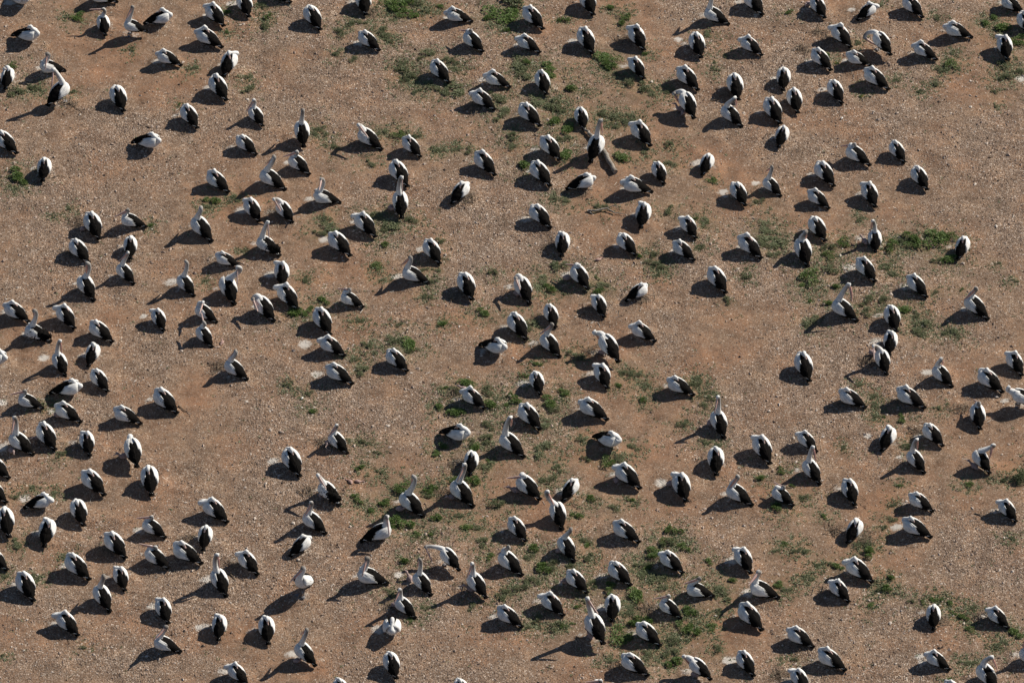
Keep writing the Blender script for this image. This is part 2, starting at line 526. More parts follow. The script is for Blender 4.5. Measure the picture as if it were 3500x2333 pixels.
BIRDS[3, 2] = [
    ('T', 385, 365, 320, 130), ('P', 1090, 295, 1055, 95, 970, 45, 975, 165), ('U', 1690, 410, 1590, 230, 1595, 160, 1605, 220), ('T', 2335, 305, 2265, 115, .6),
    ('T', 2160, 470, 2010, 285), ('B', 2480, 580, 2330, 440, 2215, 420, 2270, 495), ('T', 895, 600, 740, 450), ('T', 1450, 610, 1265, 440), ('R', 1950, 800, 1930, 600, 1940, 565, 1885, 530),
    ('T', 1050, 995, 1110, 805, .5), ('T', 1605, 955, 1500, 775), ('T', 440, 1000, 350, 835, .6), ('U', 475, 1300, 395, 1100, 415, 970, 435, 1110), ('U', 1435, 1200, 1355, 1010, 1370, 900, 1370, 1000),
    ('U', 2035, 1195, 1960, 1000, 2060, 955, 2030, 1085, 'S'), ('R', 210, 1490, 130, 1350, 145, 1335, 50, 1290), ('T', 800, 1490, 750, 1280, .3), ('T', 1510, 1555, 1380, 1400), ('T', 2275, 1650, 2195, 1470, .7)]
BIRDS[0, 3] = [
    ('T', 405, 310, 435, 85, .5), ('R', 1515, 225, 1385, 70, 1395, 40, 1250, 50), ('T', 1870, 345, 1885, 150), ('T', 1155, 415, 1035, 210), ('R', 1545, 510, 1410, 340, 1430, 320, 1265, 280),
    ('T', 1860, 470, 1670, 300), ('T', 825, 610, 675, 410), ('T', 65, 515, -70, 340), ('T', 1145, 705, 1105, 515, .5), ('T', 310, 805, 220, 580), ('U', 1010, 905, 930, 690, 950, 580, None, None),
    ('U', 2080, 760, 2010, 540, 2000, 355, 2015, 520), ('T', 2365, 560, 2265, 375, .7), ('T', 1545, 1005, 1495, 805, .5), ('T', 715, 1115, 595, 925, .9), ('U', 1660, 1275, 1490, 1140, 1525, 1050, 1425, 1165),
    ('T', 2010, 1160, 2015, 960, .5), ('T', 2260, 1560, 2180, 1405, .8)]
BIRDS[1, 3] = [
    ('U', 640, 190, 510, 10, 505, -90, 440, 45), ('T', 320, 390, 425, 220, -.3), ('U', 960, 260, 1165, 125, 1205, 40, 1225, 215), ('W', 440, 600, 415, 600, 430, 510, 305, 645),
    ('U', 1225, 650, 1000, 530, 1015, 420, 965, 630), ('B', 1865, 515, 1770, 330, 1560, 320, 1625, 465), ('U', 1605, 745, 1520, 560, 1505, 330, 1475, 500), ('U', 2115, 775, 2020, 570, 1985, 470, 1935, 610, 'S'),
    ('U', 2447, 575, 2310, 380, 2320, 315, 2205, 390), ('P', 1455, 960, 1360, 790, 1320, 710, 1240, 900), ('V', 1265, 995, 1250, 1060), ('T', 115, 1210, 95, 990), ('U', 545, 1395, 435, 1200, 465, 1075, None, None, 'S'),
    ('T', 1290, 1520, 1240, 1310), ('T', 850, 1720, 780, 1545), ('T', 1960, 1720, 1890, 1545), ('T', 2444, 1040, 2297, 870)]
BIRDS[2, 3] = [
    ('T', 125, 250, 35, 60), ('T', 1175, 270, 1010, 95), ('U', 570, 445, 495, 240, 540, 150, None, None), ('T', 1570, 550, 1440, 370, .4), ('T', 2195, 555, 2120, 345, .7), ('T', 1090, 665, 965, 480), ('T', 690, 735, 575, 550),
    ('R', 1850, 755, 1680, 640, 1720, 605, 1530, 670), ('U', 2457, 775, 2270, 640, 2265, 545, 2175, 665), ('T', 475, 935, 345, 750, .7), ('T', 925, 995, 925, 785), ('R', 1545, 960, 1435, 800, 1440, 765, 1285, 795),
    ('S', 845, 1205, 750, 960, 690, 775, 800, 945), ('T', 2305, 1075, 2160, 860), ('T', 1360, 1215, 1225, 1030), ('T', 1250, 1500, 1090, 1325), ('B', 1820, 1515, 1715, 1340, 1580, 1320, 1660, 1420), ('T', 2220, 1485, 2140, 1290),
    ('R', 900, 1720, 815, 1570, 815, 1545, 670, 1555)]
BIRDS[3, 3] = [
    ('T', 735, 270, 805, 80, .4), ('T', 1505, 230, 1320, 70), ('T', 965, 640, 800, 450, .6), ('T', 740, 810, 645, 630, .5), ('T', 1525, 1060, 1525, 870), ('T', 2195, 1050, 2110, 890, .6), ('T', 415, 1225, 265, 1060),
    ('T', 715, 1445, 545, 1270), ('T', 360, 1640, 285, 1450, .7), ('T', 1660, 1435, 1540, 1280, .5), ('U', 2110, 1640, 2000, 1420, 2060, 1330, 2110, 1455), ('T', 1780, 1720, 1705, 1560), ('U', 2480, 1440, 2400, 1260, 2370, 1130, 2340, 1250)]

# plants: (x, y, radius, kind)  G bright leafy, H grey green, Y with yellow flowers
PLANTS = {}
PLANTS[0, 0] = 'H 180 840 60/G 115 590 38/H 620 145 25/G 700 170 50/G 740 130 40/G 2110 110 50/G 2090 290 25/G 1650 950 20/H 280 790 35/H 370 810 35/H 660 835 25/H 1200 445 28/H 1760 620 45/H 2270 820 50/H 2280 710 25'
PLANTS[1, 0] = ('G 1250 30 85/G 1350 50 90/G 1420 100 60/G 1340 115 42/G 1275 90 42/H 1480 20 50/G 2230 120 105/G 2140 150 60/G 2300 165 60/G 2330 260 40/'
                'H 900 540 42/H 720 490 45/H 780 300 50/H 900 200 52/H 990 205 35/H 1140 290 60/H 1200 340 45/H 1240 370 30/H 1350 580 45/H 1380 650 80/H 1460 700 42/H 1390 725 45/'
                'H 1600 800 70/H 1750 810 55/H 1870 790 85/H 1480 830 35/H 1580 495 55/H 1515 525 30/H 1720 540 40/H 1820 560 50/H 1830 625 45/H 2200 880 80/H 2250 1060 90/H 570 1170 50/'
                'H 545 1205 40/G 1300 1240 50/H 1460 1235 40/H 1140 1200 50/H 1050 1485 45/H 740 1345 40/H 640 1230 30/H 1640 1375 40/H 1720 1370 30/H 1970 1375 40/H 1850 1360 35/H 60 50 50/G 120 150 40/H 60 230 50/G 1690 50 35/H 1575 105 40')
PLANTS[2, 0] = ('G 360 640 95/G 160 580 50/G 510 820 75/G 845 510 80/G 925 570 70/G 870 620 45/G 1240 485 30/G 1010 205 50/G 1030 155 40/G 930 70 45/G 470 165 40/G 500 1430 70/G 80 1490 80/G 1020 1430 70/'
                'H 50 580 90/H 60 680 80/H 200 930 90/H 330 970 90/G 400 1090 75/G 500 1180 85/H 430 1000 50/H 910 1060 60/H 1040 1095 60/H 1120 1070 35/H 800 1040 45/H 940 1150 45/H 1190 820 70/H 1300 840 50/'
                'H 1460 820 50/H 1090 750 60/H 960 690 42/H 20 1230 50/H 20 1330 45/H 1230 1370 35/H 1460 1310 40/H 670 850 25/H 480 1290 50/H 1460 1490 50/H 1790 310 40/H 1860 630 35/H 1950 505 30/D 20 20 110')
PLANTS[3, 0] = ('G 1700 590 58/H 1590 630 50/G 2110 260 95/G 2060 140 50/G 1980 200 48/G 2300 370 70/H 2180 600 60/H 2200 700 60/G 190 110 35/Y 545 500 32/H 820 400 30/H 1560 150 40/Y 625 580 18/Y 780 780 16/Y 860 870 18/'
                'H 1530 770 30/H 1380 830 30/H 2090 840 28/H 2090 960 20/H 1700 470 30/H 1040 45 25/H 1170 720 35/H 2330 650 40')
PLANTS[0, 1] = 'G 150 40 80/G 205 90 50/H 130 160 28/H 640 335 26/H 495 410 20/G 1380 500 26/G 1960 270 60/H 2140 260 50/H 1900 330 30/H 2220 730 26/H 1890 1000 26'
PLANTS[1, 1] = ('G 330 1320 85/G 490 1290 48/G 620 1190 50/G 1120 870 38/G 1180 680 40/H 660 540 80/H 580 570 45/H 1190 450 105/H 1170 520 40/H 1090 390 45/H 1650 905 30/H 1550 905 35/H 1165 985 25/H 640 430 40/'
                'H 1440 440 40/H 1690 650 40/G 1710 1390 40/H 1330 1415 30/H 940 1360 35/H 2200 940 45/G 2090 1300 60/H 1560 1140 40/H 1250 1550 60/H 460 980 40/H 1630 1010 30')
PLANTS[2, 1] = 'H 800 1080 60/G 800 1105 50/H 300 1040 90/G 350 1080 50/H 880 1040 30/H 400 850 70/G 780 990 25/H 820 340 45/H 1450 350 55/G 1830 90 35/H 1320 760 45/H 1300 840 50/H 1390 880 40/G 1190 785 35/H 1720 690 45/H 2290 650 60/H 2320 520 80/G 1690 435 30/H 1790 470 60/H 1335 945 28/H 1980 1200 40/H 2140 960 40/H 2290 280 45/H 100 1400 90/H 640 930 30/H 380 240 35/H 480 270 40'
PLANTS[3, 1] = ('G 1330 620 80/G 1500 650 90/G 1580 610 68/G 1700 605 55/G 1320 675 50/G 1680 810 75/G 1110 690 60/H 1560 820 42/G 400 980 75/G 305 1050 35/G 690 640 50/G 570 780 55/H 60 620 105/H 570 880 70/G 600 1050 40/'
                'G 385 1170 30/G 560 1200 42/H 430 1380 60/G 1250 1260 62/H 1370 1400 70/H 1410 1480 40/H 1070 860 60/H 1080 1170 50/H 900 1200 60/H 880 1300 60/H 1160 930 40/H 1220 625 40/H 540 680 60/H 70 780 50/H 1650 1450 45/H 1740 1490 40/G 1775 1080 22/H 1535 1110 30/H 830 430 35/H 2110 835 22/H 2270 1000 26/H 1380 1310 40')
PLANTS[0, 2] = 'H 400 570 30/G 520 565 26/H 560 1020 40/H 500 1390 30/H 130 1420 30/H 290 1330 24'
PLANTS[1, 2] = ('G 500 635 40/G 1930 390 70/H 1840 430 50/G 1660 580 50/G 1840 650 65/G 2190 590 70/G 2290 585 30/G 2000 980 50/G 1660 1010 40/G 1730 960 50/G 960 1155 35/G 920 1450 50/G 1200 1450 55/G 1040 1530 45/G 1560 1360 45/'
                'G 1360 1330 60/H 1290 1340 45/G 1960 1270 65/G 1810 1270 42/G 1390 30 75/H 890 150 40/H 1030 40 40/H 1440 80 50/H 1010 250 55/H 2150 880 60/H 2140 770 50/H 2100 1160 60/H 1990 930 45/H 1000 920 35/H 1120 1000 28/H 1150 1195 28/G 2140 1110 30/H 2220 1500 60/G 1650 1340 40/H 1570 1420 45/H 860 915 30/H 310 395 40/H 470 460 40/G 1740 420 26/H 2100 460 60')
PLANTS[2, 2] = ('G 30 510 60/G 340 560 70/G 230 200 35/G 110 300 35/G 460 450 50/G 1000 400 45/H 1690 400 50/G 1220 540 40/H 1770 900 40/G 870 1100 55/G 740 1450 45/H 950 1520 40/G 2280 1240 45/H 320 720 80/H 240 980 90/H 340 1280 60/H 1780 580 40/'
                'H 1050 280 50/H 1150 295 45/H 690 1060 40/H 960 1080 50/H 430 1140 50/H 640 900 45/G 1100 1440 30/H 1120 970 40/H 1820 520 35/H 1250 400 45/H 360 610 50/H 1690 340 35/H 1570 750 45/H 1820 450 28/H 1900 940 26/H 580 120 60')
PLANTS[3, 2] = 'G 130 1170 40/D 2340 1230 80/G 1840 1320 40/G 1240 700 38/H 980 490 30/H 830 390 25/G 1210 1320 20/G 90 1550 55/H 1280 950 45/H 1000 570 40/H 970 690 28/H 330 1420 40/H 690 970 30/G 1060 680 18/H 1170 1500 30/H 2150 1270 24/H 1570 620 30/G 220 1310 24'
PLANTS[0, 3] = 'H 600 400 26/H 350 600 26/H 760 1235 22/H 150 270 50/H 30 570 32/H 20 1300 22/H 300 560 24'
PLANTS[1, 3] = 'G 1630 45 45/G 1330 110 75/G 1270 100 40/G 1930 120 50/G 2140 395 38/G 1465 205 30/G 1620 205 30/G 1390 440 48/H 2110 250 50/H 1560 880 35/H 1980 860 40/H 2280 720 40/H 2030 140 35/H 2250 790 40/G 1420 990 24/H 1240 740 40/H 1870 30 35'
PLANTS[2, 3] = ('G 215 340 52/H 690 260 42/G 680 290 28/G 600 30 40/G 320 530 70/G 1290 340 65/H 1460 290 60/G 1570 330 48/G 1490 180 55/H 1240 550 75/H 1350 620 60/G 1120 770 80/G 880 710 66/G 1160 980 75/G 1280 1000 50/G 980 1120 85/H 1100 860 50/'
                'G 600 850 28/G 1500 1370 62/G 1570 1050 48/G 1640 1100 48/G 1720 1090 38/G 1840 1060 38/H 1900 1260 50/H 1480 1180 50/H 1440 1270 60/G 1660 920 55/G 2000 610 40/G 1810 440 38/G 560 1010 20/G 480 1035 24/H 230 970 45/H 380 1030 50/H 1250 1320 50/'
                'H 160 1040 22/H 100 690 60/H 340 480 55/H 900 1340 45/H 1950 740 60/H 1640 880 55/H 710 400 45/H 760 640 50/H 1190 480 60/G 1240 500 45/H 1400 700 45/H 130 400 45/H 200 620 60/H 1550 1000 35/H 1700 600 35/H 1890 900 35/H 1520 1170 45/H 550 480 40/H 1100 930 50/H 640 700 40/G 1420 260 45/H 1890 720 45')
PLANTS[3, 3] = ('G 515 20 28/G 145 290 28/G 640 490 45/H 560 470 30/G 930 365 55/H 480 470 30/G 1110 590 38/G 1110 715 50/H 1050 690 40/G 950 845 35/G 1545 795 45/G 1660 810 34/G 1415 825 24/G 1700 910 30/G 1790 955 45/G 2270 1100 60/G 1870 1080 35/H 1130 55 40/H 1055 130 28/'
                'G 110 640 50/H 180 715 40/H 300 330 45/H 1800 1370 35/G 1600 780 25/H 2170 1190 26/H 2110 1230 35/H 1330 820 26/H 75 340 26/H 2240 240 26/H 800 290 26/H 900 290 40/H 260 1340 28/H 1900 1360 25/H 340 590 24/H 390 605 26/G 1660 1540 26/H 130 1330 20/H 1885 860 26')

NESTS = {(1, 0): [(2000, 990), (1030, 110), (960, 1330)], (2, 0): [(1020, 370), (1960, 890)], (3, 0): [(560, 380), (450, 290), (330, 440)], (0, 0): [(640, 950)],
         (0, 1): [(715, 470), (660, 780)], (1, 1): [(1950, 260), (1860, 1150), (180, 400)], (2, 1): [(640, 180), (400, 700), (740, 1290), (1210, 1190)],
         (0, 2): [(730, 960), (2030, 230)], (1, 2): [(600, 930), (490, 1360), (1860, 1130), (1740, 1400), (1860, 480)], (2, 2): [(250, 40), (720, 90)],
         (3, 2): [(660, 590), (1190, 570), (1790, 620), (900, 180), (690, 1400), (1370, 820)], (0, 3): [(1730, 250), (2140, 480), (960, 350)],
         (1, 3): [(1250, 870), (1920, 680)], (2, 3): [(1310, 440), (950, 1420), (1270, 900)], (3, 3): [(620, 160), (900, 240), (540, 760), (1590, 1000), (1990, 970), (300, 1230), (110, 1480)]}

CHICKS = {(0, 1): [(765, 530)], (2, 0): [(1545, 1005), (1580, 1035)], (1, 1): [(1245, 350)], (2, 1): [(510, 995), (45, 1130), (825, 1673)], (3, 1): [(890, 650)],
          (0, 2): [(1140, 1075), (340, 895), (105, 1010), (530, 680)], (1, 2): [(665, 940), (1325, 1540), (1795, 1435), (605, 1420), (1910, 435)], (2, 2): [(1830, 755), (960, 1280), (1462, 1308), (25, 1370)],
          (3, 2): [(1895, 1150), (960, 110)], (1, 3): [(1415, 610), (1975, 705), (1275, 860), (380, 1365)], (2, 3): [(495, 640), (720, 1135), (1690, 1495), (440, 360)], (3, 0): [(368, 55)]}

# ------------------------------------------------------------------ solve the birds' places
TAIL = np.array([-.50, 0, .10])
SHO = np.array([.14, 0, .43])
BASE = np.array([.29, 0, .285])
MOUND = 0.045


def rot_y(v, a):
    """pitch the chest up by a"""
    c, s = math.cos(a), math.sin(a)
    return np.array([v[0] * c - v[2] * s, v[1], v[0] * s + v[2] * c])


RMED = 0.86
birds = []
for (c, r), lst in BIRDS.items():
    for idx, e in enumerate(lst):
        b = dict(key=(c, r, idx), pose=e[0])
        n = 0.0
        opts = ''
        if e[0] in 'TV':
            n = e[5] if len(e) > 5 else random.uniform(-.2, .25)
        else:
            opts = e[9] if len(e) > 9 else ''
        b['n'] = n
        b['ruffle'] = 'F' in opts
        stand = e[0] in 'SBW' or 'S' in opts
        b['stand'] = stand
        b['lift'] = {'S': .20, 'B': .17, 'W': .24}.get(e[0], .12 if stand else 0.0)
        b['pitch'] = R({'S': 8, 'B': 10, 'W': 26}.get(e[0], 14 if stand else (10 if e[0] in 'UP' else 4)))
        tl = rot_y(TAIL, b['pitch']) + np.array([0, 0, b['lift'] + MOUND])
        sl = rot_y(SHO, b['pitch']) + np.array([0, 0, b['lift'] + MOUND])
        tx, ty = src(c, r, e[1], e[2])
        sx, sy = src(c, r, e[3], e[4])
        b['px'] = ((tx + sx) / 2, (ty + sy) / 2)
        Tw = at_z(tx, ty, tl[2])
        Sw = at_z(sx, sy, sl[2])
        v = (Sw - Tw)[:2]
        L0 = abs(sl[0] - tl[0])
        b['ratio'] = np.linalg.norm(v) / L0
        b['s'] = min(1.10, max(0.89, 0.5 + 0.5 * b['ratio'] / RMED)) * .91 * random.uniform(.985, 1.015)
        h = math.atan2(v[1], v[0])
        mid = (Tw + Sw)[:2] / 2
        if e[0] == 'W':
            h = R(90 + 150)
        if e[0] == 'V':
            h = R(-88)
        if e[0] in 'WV':
            P = at_z(*src(c, r, *((405, 690) if e[0] == 'W' else (1250, 1085))), .2 if e[0] == 'V' else .42)
            mid = P[:2] + np.array([math.cos(h), math.sin(h)]) * (-.12)
        b['h'] = h
        f = np.array([math.cos(h), math.sin(h)])
        lmid = (tl[0] + sl[0]) / 2 * b['s']
        if e[0] in 'WV':
            lmid = 0
        b['pos'] = mid - f * lmid
        b['e'] = e
        birds.append(b)

if True:
    rr = sorted(b['ratio'] for b in birds if b['pose'] == 'T')
    print('bird ratio quartiles', rr[len(rr) // 10], rr[len(rr) // 4], rr[len(rr) // 2], rr[3 * len(rr) // 4], rr[9 * len(rr) // 10], 'n', len(birds))

# ------------------------------------------------------------------ ground
plants = []
for (c, r), txt in PLANTS.items():
    for it in txt.split('/'):
        k, x, y, rad = it.split()
        X, Y = src(c, r, float(x), float(y))
        P = at_z(X, Y, 0.05)
        plants.append(dict(kind=k, px=(X, Y), pos=P[:2], r=float(rad) / 322.0))


def spaced(lo, hi, step, far):
    core = np.arange(lo, hi + step / 2, step)
    d, out = step, []
    x = hi
    while x < far:
        d *= 1.6
        x += d
        out.append(x)
    d, out2 = step, []
    x = lo
    while x > -far:
        d *= 1.6
        x -= d
        out2.append(x)
    return np.concatenate([out2[::-1], core, out])


gx = spaced(-16.6, 16.6, 0.056, 3000)
gy = spaced(-16.6, 18.0, 0.056, 3000)
GX, GY = np.meshgrid(gx, gy, indexing='ij')
near = np.exp(-(np.maximum(0, np.hypot(GX, GY) - 22) / 30) ** 2)
HZ = (vnoise(GX, GY, 1.7, 1) - .5) * .07 + (vnoise(GX, GY, .6, 2) - .5) * .035 + (vnoise(GX, GY, .22, 3) - .5) * .016
GU = np.zeros_like(HZ)
MO = np.zeros_like(HZ)


def stamp(x, y, rad, fn):
    i0, i1 = np.searchsorted(gx, [x - rad, x + rad])
    j0, j1 = np.searchsorted(gy, [y - rad, y + rad])
    if i1 > i0 and j1 > j0:
        sl = (slice(i0, i1), slice(j0, j1))
        fn(sl, GX[sl] - x, GY[sl] - y)


for b in birds:
    x, y = b['pos']
    f = np.array([math.cos(b['h']), math.sin(b['h'])])
    cx, cy = x + f[0] * .06, y + f[1] * .06

    def mound(sl, dx, dy):
        d = np.hypot(dx, dy)
        HZ[sl] += MOUND * 1.25 * np.clip(1.25 - (d / .52) ** 2, 0, 1)
    if not b['stand'] or True:
        stamp(cx, cy, .9, mound)
    g = random.random()
    amt = 0.45 + 0.85 * g ** 1.3
    px, py = cx - .30 + random.uniform(-.1, .08), cy + .16 + random.uniform(-.12, .14)
    sg = random.uniform(.14, .30)

    def drop(sl, dx, dy):
        GU[sl] = np.maximum(GU[sl], amt * np.exp(-((dx / sg) ** 2 + (dy / (sg * .8)) ** 2)))

    def ring(sl, dx, dy):
        d = np.hypot(dx, dy)
        GU[sl] = np.maximum(GU[sl], .60 * np.clip(1.3 - d / .50, 0, 1))
    stamp(px, py, .9, drop)
    stamp(cx, cy, .8, ring)
for (c, r, x, y, rad, dep) in [(0, 2, 1690, 1250, .42, .09), (2, 0, 1800, 1330, .35, .07), (3, 0, 1490, 1520, .45, .08), (3, 0, 1400, 1440, .3, .05), (0, 3, 900, 170, .5, .07), (3, 0, 1210, 660, .4, .05)]:
    P = at_z(*src(c, r, x, y), 0)

    def crater(sl, dx, dy):
        d = np.hypot(dx, dy) / rad
        HZ[sl] += -.6 * dep * np.exp(-d ** 2) + dep * .35 * np.exp(-((d - 1.3) / .4) ** 2)
    stamp(P[0], P[1], rad * 3, crater)
for (c, r, x, y, rad) in [(1, 3, 1310, 575, .16), (3, 2, 920, 870, .14), (0, 1, 1320, 1330, .14), (3, 0, 2320, 720, .18), (2, 0, 1530, 370, .16), (3, 0, 770, 100, .15), (0, 3, 1830, 1050, .16), (1, 1, 630, 640, .2),
                          (0, 2, 400, 150, .2), (2, 1, 1940, 200, .18), (0, 2, 230, 1440, .2), (1, 2, 160, 1100, .18), (2, 2, 1370, 1300, .2), (1, 3, 1120, 1080, .2), (3, 3, 1390, 1330, .16), (1, 2, 560, 300, .2), (1, 2, 450, 20, .22), (0, 2, 20, 560, .18), (0, 2, 20, 980, .2)]:
    P = at_z(*src(c, r, x, y), 0)

    def splash(sl, dx, dy):
        GU[sl] = np.maximum(GU[sl], 1.25 * np.exp(-(np.hypot(dx, dy) / rad) ** 2))
    stamp(P[0], P[1], rad * 3, splash)
for p in plants:
    def moss(sl, dx, dy):
        MO[sl] += .55 * np.exp(-(np.hypot(dx, dy) / (p['r'] * 1.9 + .12)) ** 2)
    stamp(p['pos'][0], p['pos'][1], p['r'] * 5 + .4, moss)
MO = np.clip(MO, 0, 1.2)
HZ *= near
STN = np.clip((vnoise(GX, GY, 3.1, 21) * .6 + vnoise(GX, GY, 1.1, 22) * .4 - .28) * 2.2, 0.1, 1) * (1 - .35 * np.clip(MO, 0, 1))


def ground_z(x, y):
    i = np.clip(np.searchsorted(gx, x) - 1, 0, len(gx) - 2)
    j = np.clip(np.searchsorted(gy, y) - 1, 0, len(gy) - 2)
    fx = (x - gx[i]) / (gx[i + 1] - gx[i])
    fy = (y - gy[j]) / (gy[j + 1] - gy[j])
    return (HZ[i, j] * (1 - fx) + HZ[i + 1, j] * fx) * (1 - fy) + (HZ[i, j + 1] * (1 - fx) + HZ[i + 1, j + 1] * fx) * fy


nx, ny = len(gx), len(gy)
ii = np.arange(nx * ny).reshape(nx, ny)
fq = np.stack([ii[:-1, :-1], ii[1:, :-1], ii[1:, 1:], ii[:-1, 1:]], -1).reshape(-1, 4)
gv = np.stack([GX, GY, HZ], -1).reshape(-1, 3)
gme = big_mesh('ground', gv, fq, M['ground'], True, dict(stony=STN.ravel(), guano=GU.ravel(), moss=MO.ravel()))
ground = link('ground', gme)
ground['kind'] = 'structure'

# loose stones: one mass of real pebbles
NST = 95000
sx = RNG.uniform(-15.4, 15.4, NST * 2)
sy = RNG.uniform(-15.8, 17.4, NST * 2)
den = np.clip((vnoise(sx, sy, 3.1, 21) * .6 + vnoise(sx, sy, 1.1, 22) * .4 - .25) * 2.0, 0.10, 1)
keep = RNG.random(NST * 2) < den
sx, sy = sx[keep][:NST], sy[keep][:NST]
n = len(sx)
rad = np.clip(RNG.lognormal(math.log(.0135), .48, n), .006, .052)
octv = np.array([[1, 0, 0], [-1, 0, 0], [0, 1, 0], [0, -1, 0], [0, 0, 1], [0, 0, -.7]], float)
octf = np.array([[0, 2, 4], [2, 1, 4], [1, 3, 4], [3, 0, 4], [2, 0, 5], [1, 2, 5], [3, 1, 5], [0, 3, 5]])
V = octv[None] * RNG.uniform(.65, 1.35, (n, 6, 1)) + RNG.normal(0, .16, (n, 6, 3))
V *= rad[:, None, None] * np.stack([RNG.uniform(.8, 1.5, n), RNG.uniform(.7, 1.1, n), RNG.uniform(.40, .70, n)], -1)[:, None, :]
a = RNG.uniform(0, 6.283, n)
ca, sa = np.cos(a)[:, None], np.sin(a)[:, None]
V[..., 0], V[..., 1] = V[..., 0] * ca - V[..., 1] * sa, V[..., 0] * sa + V[..., 1] * ca
V += np.stack([sx, sy, ground_z(sx, sy) + rad * .22], -1)[:, None, :]
Fs = (octf[None] + (np.arange(n) * 6)[:, None, None]).reshape(-1, 3)
tint = np.repeat(np.clip(RNG.normal(.50, .24, n) + np.clip(rad - .025, 0, 1) * 6, 0, 1), 6)
peb = link('gravel', big_mesh('gravel', V.reshape(-1, 3), Fs, M['stone'], False, dict(tint=tint)))
peb['kind'] = 'stuff'

# ------------------------------------------------------------------ pelican anatomy
TX = np.array([-.44, -.36, -.25, -.10, .05, .17, .25])
TW = np.array([.02, .07, .13, .182, .200, .188, .155])
TH = np.array([.02, .06, .105, .158, .182, .178, .155])
TC = np.array([.10, .115, .14, .172, .197, .215, .238])
WX = np.array([-.52, -.44, -.34, -.21, -.05, .10, .22, .31])
WW = np.array([.040, .064, .104, .156, .198, .212, .196, .148])
WH = np.array([.02, .055, .098, .145, .185, .202, .192, .15])
WC = np.array([.085, .105, .13, .16, .188, .205, .218, .235])


def wing_pt(x, th, off):
    w = np.interp(x, WX, WW) + off
    h = np.interp(x, WX, WH) + off
    return np.stack([x, w * np.sin(th), np.interp(x, WX, WC) + h * np.cos(th)], -1)


def build_wing(side, rs, ruffle, front0):
    nu, nv = 24, 9
    u = np.linspace(0, 1, nu)[:, None] * np.ones((1, nv))
    v = np.ones((nu, 1)) * np.linspace(0, 1, nv)[None]
    front = front0 + (.28 - front0) * np.sqrt(v)
    saw = np.where(np.arange(nv) % 2, .018, -.014)[None] * np.ones((nu, 1))
    rear = -.50 + .17 * v ** 1.4
    x = front + (rear - front) * u + saw * rs.uniform(.6, 1.4, (1, nv)) * u ** 6
    th1 = np.interp(x, [-.5, -.3, -.1, .1, .25, .31], [R(75), R(98), R(112), R(114), R(104), R(88)])
    t0 = R(-7)
    th = t0 + (th1 - t0) * v
    bul = .010 + side * .004 + .012 * np.sin(math.pi * np.clip(v * .8 + .2, 0, 1)) * np.sin(math.pi * np.clip(u * .9 + .08, 0, 1))
    off = bul + rs.normal(0, .0065 + (.016 if ruffle else 0), (nu, nv)) * (u > .05)
    if ruffle:
        off = off + np.clip(u - .40, 0, 1) * (1 - v) * rs.uniform(0, .42, (1, nv))
    ph = (u * 3.6 + rs.uniform(-.22, .22, (1, nv)) + .35 * v) % 1.0
    off = off + .013 * (ph - .5) * np.clip(u * 6, 0, 1) * np.clip((1 - u) * 5, 0, 1)
    P = wing_pt(x, th, off)
    Q = wing_pt(x, th, off - .020)
    P[..., 1] *= side
    Q[..., 1] *= side
    V, F = slab(P, Q)
    if side < 0:
        F = [f[::-1] for f in F]
    uv = np.concatenate([np.stack([u, v], -1).reshape(-1, 2)] * 2)
    # white covert panel with ragged rear edge
    nu2, nv2 = 8, 21
    v2 = np.linspace(0, 1, nv2)[None] * np.ones((nu2, 1))
    u2 = np.linspace(0, 1, nu2)[:, None] * np.ones((1, nv2))
    vb = rs.uniform(.40, .48)
    fr = .315 - .02 * np.abs(v2 - .4)
    sw = np.where(np.arange(nv2) % 2, .040, -.045)[None] * rs.uniform(.2, 1.4, (1, nv2))
    re = (-.05 - .16 * v2 ** 1.2 + sw) + .06 * np.clip(v2 - .8, 0, 1) / .2
    x2 = fr + (re - fr) * u2
    th1b = np.interp(x2, [-.5, -.3, -.1, .1, .25, .31], [R(70), R(78), R(87), R(102), R(104), R(92)])
    ths = np.interp(x2, [-.35, -.1, .12, .24, .315], [R(54), R(34), R(24), R(16), R(13)])
    th2 = ths + (th1b - ths) * v2
    b2 = .027 + .012 * np.sin(math.pi * np.clip(th2 / R(118), 0, 1))
    off2 = b2 + rs.normal(0, .0025, (nu2, nv2)) + np.where(np.arange(nv2) % 2, .004, 0)[None] * u2
    P2 = wing_pt(x2, th2, off2)
    Q2 = wing_pt(x2, th2, off2 - .024)
    P2[..., 1] *= side
    Q2[..., 1] *= side
    V2, F2 = slab(P2, Q2)
    if side < 0:
        F2 = [f[::-1] for f in F2]
    uv2 = np.concatenate([np.stack([u2, v2], -1).reshape(-1, 2)] * 2)
    return (V, F, uv), (V2, F2, uv2)


def pitch_pts(V, a):
    c, s = math.cos(a), math.sin(a)
    V = np.asarray(V, float).copy()
    x, z = V[:, 0].copy(), V[:, 2].copy()
    V[:, 0] = x * c - z * s
    V[:, 2] = x * s + z * c
    return V


# shared small meshes
bm_v, bm_f, _ = sweep([(i * .004 - .008, 0, 0) for i in range(5)], [.002, .007, .0085, .007, .002], [.002, .007, .0085, .007, .002], 8)
EYE = make_mesh('eye', bm_v, bm_f, M['eye'])

